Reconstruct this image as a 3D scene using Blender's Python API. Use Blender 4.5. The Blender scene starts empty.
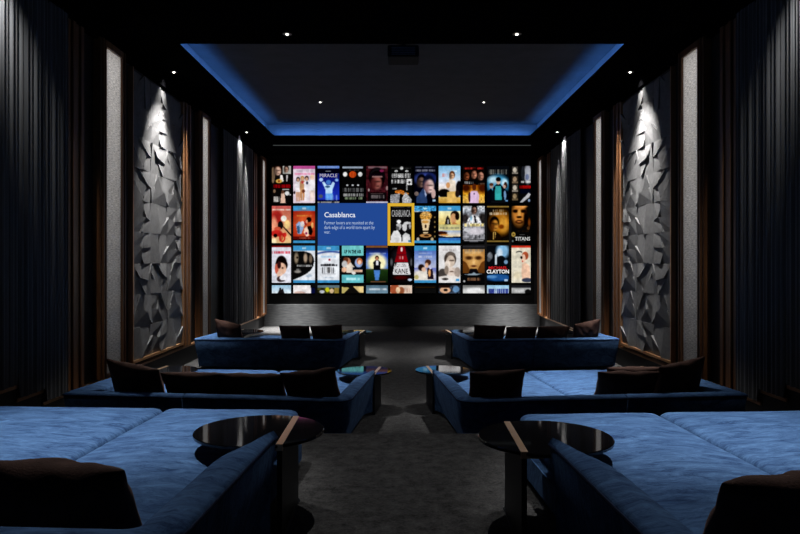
import bpy, bmesh, math, random
import numpy as np
from mathutils import Vector, noise as mnoise

random.seed(7)
SC = bpy.context.scene
COL = SC.collection
PI = math.pi

# ------------------------------------------------------------------ frame
F, CX, CY, EYE = 690.0, 402.0, 260.0, 1.88     # focal length in pixels, vanishing point, eye height
W = 3.94                                       # half width of the hall
YF = 19.85                                     # screen wall
ZS, ZT = 4.93, 5.28                            # soffit, tray ceiling
PZ = 0.48                                      # rear platform height


# ------------------------------------------------------------------ helpers
def link(o, parent=None):
    COL.objects.link(o)
    if parent is not None:
        o.parent = parent
    return o


def tag(o, label=None, cat=None, group=None, kind=None):
    if label: o['label'] = label
    if cat: o['category'] = cat
    if group: o['group'] = group
    if kind: o['kind'] = kind
    return o


def empty(name, loc, label, cat, group=None, rz=0.0):
    o = bpy.data.objects.new(name, None)
    o.empty_display_size = 0.1
    o.location = loc
    o.rotation_euler = (0, 0, rz)
    link(o)
    return tag(o, label, cat, group)


class MB:
    """collects geometry for one mesh object"""
    def __init__(self):
        self.v, self.f, self.m = [], [], []

    def add(self, vs, fs, mi=0):
        b = len(self.v)
        self.v += [tuple(p) for p in vs]
        self.f += [tuple(i + b for i in f) for f in fs]
        self.m += [mi] * len(fs)

    def box(self, x0, x1, y0, y1, z0, z1, mi=0):
        x0, x1 = sorted((x0, x1)); y0, y1 = sorted((y0, y1)); z0, z1 = sorted((z0, z1))
        self.add([(x0, y0, z0), (x1, y0, z0), (x1, y1, z0), (x0, y1, z0),
                  (x0, y0, z1), (x1, y0, z1), (x1, y1, z1), (x0, y1, z1)],
                 [(0, 3, 2, 1), (4, 5, 6, 7), (0, 1, 5, 4), (1, 2, 6, 5), (2, 3, 7, 6), (3, 0, 4, 7)], mi)

    def rings(self, rings, cap0=True, cap1=True, closed=True, mi=0):
        n = len(rings[0]); vs = [p for r in rings for p in r]; fs = []
        for k in range(len(rings) - 1):
            for i in range(n if closed else n - 1):
                j = (i + 1) % n
                fs.append((k * n + i, k * n + j, (k + 1) * n + j, (k + 1) * n + i))
        if cap0: fs.append(tuple(range(n - 1, -1, -1)))
        if cap1: fs.append(tuple((len(rings) - 1) * n + i for i in range(n)))
        self.add(vs, fs, mi)

    def tube(self, pts, r, seg=6, mi=0):
        rings = []
        for i, p in enumerate(pts):
            p = Vector(p)
            a = Vector(pts[max(i - 1, 0)]); b = Vector(pts[min(i + 1, len(pts) - 1)])
            t = (b - a).normalized()
            up = Vector((0, 0, 1)) if abs(t.z) < 0.9 else Vector((1, 0, 0))
            s = t.cross(up).normalized(); u = s.cross(t)
            rings.append([tuple(p + s * r * math.cos(2 * PI * k / seg) + u * r * math.sin(2 * PI * k / seg)) for k in range(seg)])
        self.rings(rings, mi=mi)

    def lathe(self, prof, c, seg=48, mi=0):
        rings = [[(c[0] + r * math.cos(2 * PI * k / seg), c[1] + r * math.sin(2 * PI * k / seg), c[2] + z) for k in range(seg)] for r, z in prof]
        self.rings(rings, mi=mi)

    def build(self, name, mats, parent=None, smooth=False, bevel=0.0, angle=40):
        me = bpy.data.meshes.new(name)
        me.from_pydata(self.v, [], self.f)
        bm = bmesh.new(); bm.from_mesh(me)
        bmesh.ops.recalc_face_normals(bm, faces=bm.faces)
        bm.to_mesh(me); bm.free()
        if not isinstance(mats, (list, tuple)): mats = [mats]
        for m in mats: me.materials.append(m)
        if len(mats) > 1:
            me.polygons.foreach_set('material_index', self.m)
        if smooth:
            me.polygons.foreach_set('use_smooth', [True] * len(me.polygons))
            try: me.set_sharp_from_angle(angle=math.radians(angle))
            except Exception: pass
        me.update()
        o = bpy.data.objects.new(name, me)
        link(o, parent)
        if bevel:
            b = o.modifiers.new('bevel', 'BEVEL'); b.width = bevel; b.segments = 2; b.limit_method = 'ANGLE'
        return o


# ------------------------------------------------------------------ materials
def nmat(name):
    m = bpy.data.materials.new(name); m.use_nodes = True
    nt = m.node_tree; nt.nodes.clear()
    out = nt.nodes.new('ShaderNodeOutputMaterial')
    b = nt.nodes.new('ShaderNodeBsdfPrincipled')
    nt.links.new(b.outputs[0], out.inputs[0])
    return m, nt, b


def noise_mat(name, c0, c1, scale=(4, 4, 4), detail=4, rough=0.6, lo=0.35, hi=0.65, bump=0.0, bscale=None,
              sheen=0.0, sheen_tint=None, spec=0.5, distort=0.0, metallic=0.0, roughn=0.6):
    m, nt, b = nmat(name)
    tc = nt.nodes.new('ShaderNodeTexCoord')
    mp = nt.nodes.new('ShaderNodeMapping'); mp.inputs['Scale'].default_value = scale
    nt.links.new(tc.outputs['Object'], mp.inputs[0])
    n = nt.nodes.new('ShaderNodeTexNoise'); n.inputs['Scale'].default_value = 1.0
    n.inputs['Detail'].default_value = detail; n.inputs['Roughness'].default_value = roughn
    n.inputs['Distortion'].default_value = distort
    nt.links.new(mp.outputs[0], n.inputs['Vector'])
    r = nt.nodes.new('ShaderNodeValToRGB')
    r.color_ramp.elements[0].position = lo; r.color_ramp.elements[0].color = (*c0, 1)
    r.color_ramp.elements[1].position = hi; r.color_ramp.elements[1].color = (*c1, 1)
    nt.links.new(n.outputs[0], r.inputs[0])
    nt.links.new(r.outputs[0], b.inputs['Base Color'])
    b.inputs['Roughness'].default_value = rough
    b.inputs['Specular IOR Level'].default_value = spec
    b.inputs['Metallic'].default_value = metallic
    if sheen:
        b.inputs['Sheen Weight'].default_value = sheen
        b.inputs['Sheen Roughness'].default_value = 0.4
        if sheen_tint: b.inputs['Sheen Tint'].default_value = (*sheen_tint, 1)
    if bump:
        mp2 = nt.nodes.new('ShaderNodeMapping'); mp2.inputs['Scale'].default_value = bscale or scale
        nt.links.new(tc.outputs['Object'], mp2.inputs[0])
        n2 = nt.nodes.new('ShaderNodeTexNoise'); n2.inputs['Scale'].default_value = 1.0; n2.inputs['Detail'].default_value = 3
        nt.links.new(mp2.outputs[0], n2.inputs['Vector'])
        bp = nt.nodes.new('ShaderNodeBump'); bp.inputs['Strength'].default_value = bump; bp.inputs['Distance'].default_value = 0.01
        nt.links.new(n2.outputs[0], bp.inputs['Height'])
        nt.links.new(bp.outputs[0], b.inputs['Normal'])
    return m


def plain(name, c, rough=0.5, metallic=0.0, spec=0.5, coat=0.0):
    m, nt, b = nmat(name)
    b.inputs['Base Color'].default_value = (*c, 1)
    b.inputs['Roughness'].default_value = rough
    b.inputs['Metallic'].default_value = metallic
    b.inputs['Specular IOR Level'].default_value = spec
    b.inputs['Coat Weight'].default_value = coat
    return m


def emit(name, c, s):
    m = bpy.data.materials.new(name); m.use_nodes = True
    nt = m.node_tree; nt.nodes.clear()
    out = nt.nodes.new('ShaderNodeOutputMaterial'); e = nt.nodes.new('ShaderNodeEmission')
    e.inputs[0].default_value = (*c, 1); e.inputs[1].default_value = s
    nt.links.new(e.outputs[0], out.inputs[0])
    return m


def lin(c):
    return tuple(((x / 255) / 12.92 if x / 255 <= 0.04045 else ((x / 255 + 0.055) / 1.055) ** 2.4) for x in c)


M = {}
M['carpet'] = noise_mat('carpet_charcoal', (0.008, 0.008, 0.0083), (0.095, 0.095, 0.097), (11, 11, 11), 14, 0.95, 0.40, 0.62, 1.0, (70, 70, 70), spec=0.1, roughn=0.95)
M['velvet'] = noise_mat('velvet_blue', (0.011, 0.032, 0.094), (0.068, 0.146, 0.300), (5, 15, 8), 9, 0.9, 0.37, 0.65, 0.25, (60, 60, 60), sheen=0.08, sheen_tint=(0.30, 0.52, 1.0), spec=0.08, distort=0.8, roughn=0.8)
M['velvet_side'] = M['velvet']
M['piping'] = plain('velvet_piping', (0.006, 0.014, 0.045), 0.8, spec=0.1)
M['pillow'] = noise_mat('pillow_brown', (0.036, 0.018, 0.014), (0.07, 0.038, 0.031), (9, 9, 9), 4, 0.85, 0.3, 0.7, 0.3, (140, 140, 140), sheen=0.12, sheen_tint=(0.8, 0.5, 0.42), spec=0.1)
M['black'] = plain('matte_black', (0.006, 0.006, 0.007), 0.7, spec=0.2)
M['soffit'] = noise_mat('soffit_black', (0.0015, 0.0015, 0.0018), (0.0025, 0.0025, 0.003), (2, 2, 2), 2, 1.0, spec=0.0)
M['tray'] = noise_mat('ceiling_charcoal', (0.05, 0.05, 0.051), (0.06, 0.06, 0.062), (3, 3, 3), 3, 0.8, spec=0.2)
M['cove'] = noise_mat('cove_paint', (0.17, 0.17, 0.17), (0.19, 0.19, 0.19), (3, 3, 3), 2, 0.8, spec=0.1)
M['wallpanel'] = noise_mat('wall_black_lacquer', (0.006, 0.006, 0.007), (0.010, 0.009, 0.009), (2, 2, 0.3), 3, 0.55, spec=0.25)
M['wood'] = noise_mat('walnut', (0.07, 0.025, 0.008), (0.24, 0.10, 0.034), (22, 22, 0.8), 6, 0.42, 0.3, 0.72, 0.2, (60, 60, 2), spec=0.5, distort=0.8)
M['curtain'] = noise_mat('curtain_slate', (0.02, 0.022, 0.025), (0.085, 0.09, 0.098), (30, 26, 0.15), 5, 0.8, 0.36, 0.72, 0.2, (140, 140, 40), sheen=0.2, spec=0.2)
M['fabric'] = noise_mat('linen_grey', (0.34, 0.34, 0.345), (0.80, 0.79, 0.78), (14, 14, 90), 4, 0.9, 0.36, 0.64, 0.35, (60, 60, 200), spec=0.1)
_nt = M['fabric'].node_tree; _b = [n for n in _nt.nodes if n.type == 'BSDF_PRINCIPLED'][0]
_t = _nt.nodes.new('ShaderNodeBsdfTranslucent'); _mx = _nt.nodes.new('ShaderNodeMixShader'); _mx.inputs[0].default_value = 0.6
_rp = [n for n in _nt.nodes if n.type == 'VALTORGB'][0]; _o = [n for n in _nt.nodes if n.type == 'OUTPUT_MATERIAL'][0]
_nt.links.new(_rp.outputs[0], _t.inputs[0]); _nt.links.new(_b.outputs[0], _mx.inputs[1]); _nt.links.new(_t.outputs[0], _mx.inputs[2]); _nt.links.new(_mx.outputs[0], _o.inputs[0])
M['art'] = noise_mat('plaster_grey', (0.11, 0.11, 0.112), (0.16, 0.16, 0.163), (14, 14, 14), 5, 0.7, 0.3, 0.7, 0.25, (120, 120, 120), spec=0.25)
M['frontlow'] = noise_mat('woven_panel_grey', (0.06, 0.063, 0.068), (0.13, 0.135, 0.14), (5, 5, 55), 4, 0.8, 0.3, 0.7, 0.3, (80, 80, 160), spec=0.2)
M['glass'] = plain('smoked_glass', (0.004, 0.004, 0.005), 0.04, spec=0.55)
M['gold'] = plain('brushed_brass', (0.95, 0.66, 0.42), 0.28, metallic=0.85)
M['bronze'] = plain('bronze_trim', (0.50, 0.26, 0.12), 0.38, metallic=0.6)
M['slab'] = plain('table_leg_lacquer', (0.003, 0.005, 0.008), 0.45, spec=0.2)
M['ring'] = plain('downlight_ring', (0.02, 0.02, 0.02), 0.4)
M['lens'] = emit('downlight_lens', (1.0, 0.95, 0.88), 6.0)
M['slot'] = emit('slot_light', (0.9, 1.0, 1.0), 0.05)  # faint glow so the slot line shows
M['plastic'] = plain('projector_black', (0.003, 0.003, 0.0032), 0.7, spec=0.1)
M['screen'] = plain('screen_black', (0.002, 0.002, 0.0022), 0.7, spec=0.1)
M['led'] = emit('led_blue', (0.05, 0.22, 1.0), 6.0)


def pixel_mat():
    m = bpy.data.materials.new('screen_image'); m.use_nodes = True
    nt = m.node_tree; nt.nodes.clear()
    out = nt.nodes.new('ShaderNodeOutputMaterial'); e = nt.nodes.new('ShaderNodeEmission')
    a = nt.nodes.new('ShaderNodeAttribute'); a.attribute_name = 'Col'
    nt.links.new(a.outputs['Color'], e.inputs[0]); nt.links.new(e.outputs[0], out.inputs[0])
    return m


M['pix'] = pixel_mat()

# ------------------------------------------------------------------ room shell
YB = -2.6
mb = MB(); mb.box(-W, W, YB, YF, -0.1, 0.0)
tag(mb.build('floor', M['carpet']), kind='structure')
# tiered rear platform with carpeted steps
mb = MB()
prof = [(YB, 0), (YB, PZ), (5.57, PZ), (5.57, 0.32), (5.98, 0.32), (5.98, 0.16), (6.38, 0.16), (6.38, 0.0)]
mb.rings([[(-W, y, z) for y, z in prof], [(W, y, z) for y, z in prof]])
tag(mb.build('platform', M['carpet']), kind='structure')

for s, nm in ((-1, 'left'), (1, 'right')):
    mb = MB(); mb.box(s * W, s * (W + 0.15), YB, YF + 0.15, 0, ZS + 0.6)
    tag(mb.build('wall_' + nm, M['wallpanel']), kind='structure')
mb = MB(); mb.box(-W, W, YF, YF + 0.15, 0, ZS + 0.6)
tag(mb.build('wall_front', M['black']), kind='structure')
mb = MB(); mb.box(-W, W, YB - 0.15, YB, 0, ZS + 0.6)
tag(mb.build('wall_back', M['black']), kind='structure')

# ceiling: soffit with two recessed trays, a lip and a ledge round each
XC = 3.18
TR = [(-1.6, 8.16), (9.74, 17.12)]
mb = MB()
mb.box(-W, W, YB, YF, ZT, ZT + 0.12, 1)                               # tray ceiling slab
G = 0.20                                                               # ledge depth
for s in (-1, 1):
    mb.box(s * XC, s * W, YB, YF, ZS, ZS + 0.02)                       # side soffit skins
    mb.box(s * (XC + G), s * W, YB, YF, ZS + 0.02, ZT, 2)              # side bulkheads
for y0, y1 in ((YB, TR[0][0]), (TR[0][1], TR[1][0]), (TR[1][1], YF)):
    mb.box(-XC, XC, y0, y1, ZS, ZS + 0.02)
for y0, y1 in ((YB, TR[0][0] - G), (TR[0][1] + G, TR[1][0] - G), (TR[1][1] + G, YF)):
    mb.box(-XC - G, XC + G, y0, y1, ZS + 0.02, ZT, 2)
for y0, y1 in TR:                                                      # lips
    for s in (-1, 1):
        mb.box(s * XC, s * (XC + 0.02), y0 - .02, y1 + .02, ZS + 0.02, ZS + 0.045)
    mb.box(-XC, XC, y0 - .02, y0, ZS + 0.02, ZS + 0.045)
    mb.box(-XC, XC, y1, y1 + .02, ZS + 0.02, ZS + 0.045)
tag(mb.build('ceiling', [M['soffit'], M['tray'], M['cove']]), kind='structure')

# ------------------------------------------------------------------ side walls
ZB, ZTOP = 0.40, 4.62       # bottom and top of the wall features
for s, nm in ((-1, 'left'), (1, 'right')):
    # stepped skirting with a bronze cap
    mb = MB()
    for y0, y1, z in ((7.49, YF, 0.30), (6.98, 7.49, 0.44), (6.47, 6.98, 0.58), (YB, 6.47, 0.72)):
        mb.box(s * W, s * (W - 0.035), y0, y1, 0, z, 0)
        mb.box(s * W, s * (W - 0.05), y0, y1, z, z + 0.035, 1)
    tag(mb.build('baseboard_' + nm, [M['wallpanel'], M['bronze']]), kind='structure')
    # header above the wall panels
    mb = MB(); mb.box(s * W, s * (W - 0.07), YB, YF, 4.70, ZS)
    tag(mb.build('trim_header_' + nm, M['soffit']), kind='structure')
tn = 1
for s in (-1, 1):
    for y0, y1 in ((8.0, 8.4), (12.24, 12.65), (17.9, 18.4)):
        mb = MB()
        n = 4
        for k in range(n):
            a = y0 + (y1 - y0) * (k + 0.08) / n; b = y0 + (y1 - y0) * (k + 0.86) / n
            mb.box(s * W, s * (W - 0.06 - 0.02 * (k % 2)), a, b, 0.335, 4.70)
        mb.box(s * W, s * (W - 0.03), y0, y1, 0.335, 4.70)
        tag(mb.build('trim_%d' % tn, M['wood'], bevel=0.006), kind='structure'); tn += 1


def curtain(s, y0, y1, z0f, label, group):
    seed = 3 if y0 < 10 else 9
    rnd = random.Random(seed)
    n = int((y1 - y0) / 0.012)
    ph = [rnd.uniform(0, 6.28) for _ in range(4)]
    rows = [4.72, 4.6, 4.2, 3.8, 3.4, 3.0, 2.6, 2.2, 1.8, 1.4, 1.0, None]
    mb = MB(); vs = []; fs = []
    for i in range(n + 1):
        y = y0 + (y1 - y0) * i / n
        wv = 0.007 * math.sin(y * 2 * PI / 0.085 + 1.6 * math.sin(y * 3.1 + ph[0])) + 0.006 * math.sin(y * 2 * PI / 0.19 + 1.2 * math.sin(y * 5.3 + ph[1])) + 0.008 * math.sin(y * 2 * PI / 0.61 + ph[2])
        for z in rows:
            k = 1.0 if z != 4.72 else 0.7
            vs.append((s * (W - 0.075 - wv * k), y, z if z is not None else z0f(y)))
    R = len(rows)
    for i in range(n):
        for j in range(R - 1):
            fs.append((i * R + j, (i + 1) * R + j, (i + 1) * R + j + 1, i * R + j + 1))
    mb.add(vs, fs)
    o = mb.build('curtain', M['curtain'], smooth=True, angle=180)
    so = o.modifiers.new('thick', 'SOLIDIFY'); so.thickness = 0.006; so.use_rim = False
    tag(o, label, 'curtain', group)


def basez(y):
    return 0.765 if y < 6.48 else 0.625 if y < 6.99 else 0.485 if y < 7.5 else 0.345


for s, nm in ((-1, 'left'), (1, 'right')):
    curtain(s, 3.6, 7.97, basez, 'long slate pleated drape on the %s wall beside the rear sofa' % nm, 'pleated wall drapes')
    curtain(s, 14.9, 17.85, basez, 'narrow slate pleated drape on the %s wall near the screen, lit from above' % nm, 'pleated wall drapes')


def light_panel(s, y0, y1, xs, label):
    """tall backlit linen strip in a shallow walnut frame"""
    r = empty('wall_light_panel', (s * xs, (y0 + y1) / 2, 0.34), label, 'wall panel', 'lit linen strips on the side walls')
    h = (y1 - y0) / 2
    z0, z1 = 0.06, 4.30
    b0 = s * (W - xs) - s * 0.002
    mb = MB()
    mb.add([(0, -h, z0), (0, h, z0), (0, h, z1), (0, -h, z1)], [(0, 1, 2, 3) if s < 0 else (3, 2, 1, 0)])
    o = mb.build('linen_strip', M['fabric'], r)
    for sg in (-1, 1):
        mb = MB()
        for p, q, d in ((0.0, 0.03, 0.03), (0.03, 0.075, 0.015), (0.075, 0.10, 0.035), (0.10, 0.15, 0.01)):
            a, b = sorted((sg * (h + p), sg * (h + q)))
            mb.box(-s * d, b0, a, b, z0 - 0.05, z1 + 0.09)
        mb.build('jamb', M['wood'], r, bevel=0.004)
    mb = MB(); mb.box(-s * 0.03, b0, -h, h, z1, z1 + 0.09); mb.build('frame_head', M['wood'], r, bevel=0.004)
    mb = MB(); mb.box(-s * 0.03, b0, -h, h, z0 - 0.05, z0); mb.build('frame_sill', M['wood'], r, bevel=0.004)
    return r


PANELS = []
for s, nm in ((-1, 'left'), (1, 'right')):
    for y0, y1, xs, w in ((8.94, 9.44, W - 0.09, 'tall lit linen strip on the %s wall between long drape and faceted relief'),
                          (13.26, 13.69, W - 0.09, 'tall lit linen strip on the %s wall between faceted relief and narrow drape'),
                          (18.97, 19.37, W - 0.09, 'tall lit linen strip on the %s wall in the corner beside the screen')):
        light_panel(s, y0, y1, xs, w % nm)
        PANELS.append((s, y0, y1, xs))

# ------------------------------------------------------------------ faceted relief panels
TILES = [
    [([(0, 0), (.46, 0), (.34, 1), (0, 1)], [.02, .15, .10, .02]),
     ([(.46, 0), (1, 0), (1, .62)], [.02, .03, .15]),
     ([(.46, 0), (1, .62), (1, 1), (.34, 1)], [.12, .03, .02, .03])],
    [([(0, 0), (.55, 0), (0, .7)], [.03, .16, .02]),
     ([(.55, 0), (.7, .55), (.3, 1), (0, 1), (0, .7)], [.03, .13, .02, .03, .08]),
     ([(.55, 0), (1, 0), (1, .5), (.7, .55)], [.10, .02, .04, .02]),
     ([(.7, .55), (1, .5), (1, 1), (.3, 1)], [.16, .06, .03, .08])],
    [([(0, 0), (.4, 0), (.62, .5), (0, .46)], [.03, .03, .15, .06]),
     ([(.4, 0), (1, 0), (1, .4), (.62, .5)], [.14, .03, .03, .02]),
     ([(0, .46), (.62, .5), (.5, 1), (0, 1)], [.02, .04, .14, .04]),
     ([(.62, .5), (1, .4), (1, 1), (.5, 1)], [.15, .03, .02, .03])],
    [([(0, 0), (1, 0), (.7, .45), (.2, .55)], [.02, .05, .16, .10]),
     ([(0, 0), (.2, .55), (.35, 1), (0, 1)], [.10, .03, .03, .02]),
     ([(.2, .55), (.7, .45), (.35, 1)], [.03, .03, .12]),
     ([(.7, .45), (1, 0), (1, 1), (.35, 1)], [.04, .13, .02, .02])],
]


def relief(s, label):
    y0, y1, z0, z1 = 9.96, 12.20, 0.42, 4.64
    r = empty('relief_panel', (s * (W - 0.02), (y0 + y1) / 2, z0), label, 'wall panel', 'faceted wall reliefs')
    mb = MB()
    nc, nr = 3, 9
    tw, th = (y1 - y0) / nc, (z1 - z0) / nr
    rnd = random.Random(11)
    for j in range(nr):
        for i in range(nc):
            t = TILES[(i * 2 + j * 3 + (j // 2)) % 4]
            flip = (i + j // 2) % 3 == 1
            for poly, hs in t:
                pts = []
                for (u, v), h in zip(poly, hs):
                    if flip: u, v = 1 - u, 1 - v
                    pts.append((-s * (h * 0.34 + 0.006), (i + u) * tw - (y1 - y0) / 2, (j + v) * th))
                back = [(s * 0.015, p[1], p[2]) for p in pts]
                n = len(pts)
                fs = [tuple(range(n)), tuple(range(2 * n - 1, n - 1, -1))]
                for k in range(n):
                    l = (k + 1) % n
                    fs.append((k, l, n + l, n + k))
                # triangulate the sloping face
                fs = [(0, a, a + 1) for a in range(1, n - 1)] + fs[1:]
                mb.add(pts + back, fs)
    mb.build('facets', M['art'], r)
    mb = MB()
    h = (y1 - y0) / 2
    for a, b in ((-h - 0.03, -h), (h, h + 0.03)):
        mb.box(-s * 0.05, s * 0.02, a, b, -0.04, z1 - z0 + 0.03)
    mb.box(-s * 0.05, s * 0.02, -h, h, -0.04, 0)
    mb.build('frame', M['bronze'], r)


relief(-1, 'grey faceted plaster relief on the left wall under a downlight')
relief(1, 'grey faceted plaster relief on the right wall under a downlight')

# ------------------------------------------------------------------ screen wall
mb = MB(); mb.box(-W, W, YF - 0.30, YF, 0.0, 0.615)
tag(mb.build('trim_front', M['frontlow']), kind='structure')
YSC = 19.70


def sx(px): return (px - CX) * YSC / F
def sz(py): return EYE + (CY - py) * YSC / F


SCR = empty('projection_screen', (0, YSC, sz(304)), 'wide projection screen showing rows of film covers', 'screen')
SO = Vector((0, YSC, sz(304)))
mb = MB(); mb.box(sx(268.5), sx(535), 0.0, 0.10, 0.0, sz(157) - SO.z)
mb.build('screen_surface', M['screen'], SCR)
mb = MB()
for a, b, c, d in ((266.5, 269, 157, 304), (534.5, 537, 157, 304), (266.5, 537, 155.5, 158), (266.5, 537, 303, 304.5)):
    mb.box(sx(a), sx(b), -0.02, 0.12, sz(c) - SO.z, sz(d) - SO.z)
mb.build('screen_frame', M['black'], SCR)


# ---- little painter: a poster is a grid of coloured cells on the screen
class Paint:
    def __init__(self, w=44, h=74, bg=(0, 0, 0)):
        self.w, self.h = w, h
        self.a = np.zeros((h, w, 3)); self.a[:] = bg
        yy, xx = np.mgrid[0:h, 0:w]
        self.x = (xx + 0.5) / w; self.y = (yy + 0.5) / h
        self.rs = np.random.RandomState(5)

    def _mix(self, k, c):
        k = np.clip(k, 0, 1)[..., None]
        self.a = self.a * (1 - k) + np.array(c, float) * k
        return self

    def rect(self, x0, y0, x1, y1, c, k=1.0):
        return self._mix(((self.x >= x0) & (self.x < x1) & (self.y >= y0) & (self.y < y1)) * k, c)

    def ell(self, cx, cy, rx, ry, c, soft=0.15, k=1.0):
        d = np.sqrt(((self.x - cx) / rx) ** 2 + ((self.y - cy) / ry) ** 2)
        return self._mix(np.clip((1 - d) / max(soft, 1e-3) + 0.5, 0, 1) * k, c)

    def poly(self, pts, c, k=1.0):
        ins = np.zeros(self.x.shape, bool); n = len(pts)
        for i in range(n):
            x0, y0 = pts[i]; x1, y1 = pts[(i + 1) % n]
            if y0 == y1: continue
            cr = ((y0 > self.y) != (y1 > self.y)) & (self.x < (x1 - x0) * (self.y - y0) / (y1 - y0) + x0)
            ins ^= cr
        return self._mix(ins * k, c)

    def grad(self, y0, y1, c0, c1, x0=0, x1=1):
        t = np.clip((self.y - y0) / (y1 - y0), 0, 1)[..., None]
        g = np.array(c0, float) * (1 - t) + np.array(c1, float) * t
        m = ((self.y >= y0) & (self.y < y1) & (self.x >= x0) & (self.x < x1))[..., None]
        self.a = np.where(m, g, self.a); return self

    def words(self, x0, y0, x1, y1, c, k=0.9, seed=1, fill=0.7):
        """an unreadable line of lettering"""
        r = np.random.RandomState(seed)
        u = r.rand(self.w) < fill
        col = np.repeat(u[None, :], self.h, 0)
        var = 0.6 + 0.4 * r.rand(self.h, self.w)
        m = (self.x >= x0) & (self.x < x1) & (self.y >= y0) & (self.y < y1) & col
        return self._mix(m * var * k, c)

    def mottle(self, amp, seed=1, cell=3):
        r = np.random.RandomState(seed)
        n = r.rand(self.h // cell + 2, self.w // cell + 2)
        n = np.repeat(np.repeat(n, cell, 0), cell, 1)[:self.h, :self.w]
        self.a = np.clip(self.a * (1 + (n[..., None] - 0.5) * 2 * amp), 0, 255); return self

    def person(self, cx, top, h, hair, skin, cloth, leg=None, wd=1.0):
        r = h * 0.085
        a = self.w / self.h
        self.poly([(cx - .13 * h * wd / a * .9, top + h * .27), (cx - .06 * h / a, top + h * .18), (cx + .06 * h / a, top + h * .18), (cx + .13 * h * wd / a * .9, top + h * .27), (cx + .10 * h * wd / a, top + h * .62), (cx - .10 * h * wd / a, top + h * .62)], cloth)
        l = leg or cloth
        self.poly([(cx - .10 * h * wd / a, top + h * .6), (cx + .10 * h * wd / a, top + h * .6), (cx + .075 * h / a, top + h), (cx + .01 * h / a, top + h), (cx, top + h * .7), (cx - .01 * h / a, top + h), (cx - .075 * h / a, top + h)], l)
        self.ell(cx, top + r * 1.1, r / a * .95, r * 1.15, hair)
        self.ell(cx, top + r * 1.45, r / a * .7, r * .85, skin)
        return self

    def head(self, cx, cy, rx, ry, hair, skin, dx=0.0, shade=None):
        self.ell(cx, cy - ry * .2, rx * 1.1, ry * 1.05, hair, .25)
        self.ell(cx + dx, cy + ry * .14, rx * .8, ry * .84, skin, .35)
        sh = shade or tuple(x * .45 for x in skin)
        self.ell(cx + dx - rx * .62, cy + ry * .25, rx * .5, ry * .75, sh, .8, .85)
        self.ell(cx + dx + rx * .05, cy + ry * .02, rx * .62, ry * .1, tuple(x * .4 for x in skin), .9, .8)
        self.ell(cx + dx + rx * .15, cy + ry * .58, rx * .28, ry * .09, tuple(x * .5 for x in skin), .8, .8)
        return self


BAND = (70, 150, 200)
WHT = (232, 232, 232)
SKN = (205, 160, 135)


def band(p, bottom=True):
    p.rect(0, 0, 1, .13, BAND); p.rect(.42, .04, .6, .09, (170, 215, 240))
    if bottom: p.rect(0, .935, 1, 1, BAND)


def P_r1c1():
    p = Paint(bg=(6, 5, 6)); p.a[:] = (8, 6, 6)
    p.ell(.06, .25, .1, .22, (120, 100, 80)); p.head(.32, .12, .2, .14, (40, 25, 20), (215, 175, 155))
    p.rect(.56, 0, 1, .22, (170, 170, 165)); p.head(.76, .09, .12, .09, (40, 30, 30), (190, 150, 130))
    p.poly([(.44, .24), (.55, .24), (.62, .42), (.4, .44)], (225, 220, 215)); p.poly([(.76, .25), (.84, .25), (.82, .42), (.74, .42)], (190, 185, 185))
    p.ell(.37, .41, .17, .055, (215, 175, 90)); p.ell(.37, .41, .06, .03, (200, 90, 40)); p.ell(.37, .41, .03, .02, (40, 20, 10))
    p.words(.1, .5, .98, .6, (165, 20, 28), 1, 4, .9); p.rect(.55, .62, .92, .645, (190, 190, 190))
    p.ell(.13, .68, .07, .05, (130, 105, 85)); p.words(.08, .82, .4, .97, (215, 210, 205), 1, 2, .75)
    p.poly([(.5, .7), (.65, .7), (.72, 1), (.44, 1)], (225, 190, 170)); p.ell(.57, .7, .08, .05, (90, 60, 45))
    p.ell(.8, .74, .12, .06, (215, 215, 215)); p.rect(.9, .76, .99, .8, (170, 170, 170))
    return p


def P_r1c2():
    p = Paint(bg=(226, 210, 222)); p.rect(0, 0, 1, .075, (190, 85, 150)); p.words(.12, .11, .9, .16, (190, 175, 190), .8, 3)
    p.words(.05, .19, .97, .25, (225, 120, 160), .8, 8, .85)
    p.person(.22, .3, .66, (20, 14, 14), SKN, (238, 232, 236), SKN); p.person(.42, .27, .66, (170, 130, 70), (205, 160, 130), (196, 150, 110), (190, 140, 100))
    p.person(.62, .27, .68, (45, 30, 30), SKN, (235, 230, 236), (232, 226, 232)); p.person(.87, .24, .7, (226, 200, 160), (228, 195, 175), (240, 236, 238), (235, 215, 205))
    p.ell(.42, .44, .06, .04, (190, 70, 70)); p.ell(.47, .68, .07, .05, (110, 60, 40)); p.ell(.05, .72, .04, .04, (30, 20, 20)); p.ell(.64, .46, .05, .04, (40, 40, 70))
    return p


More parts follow.
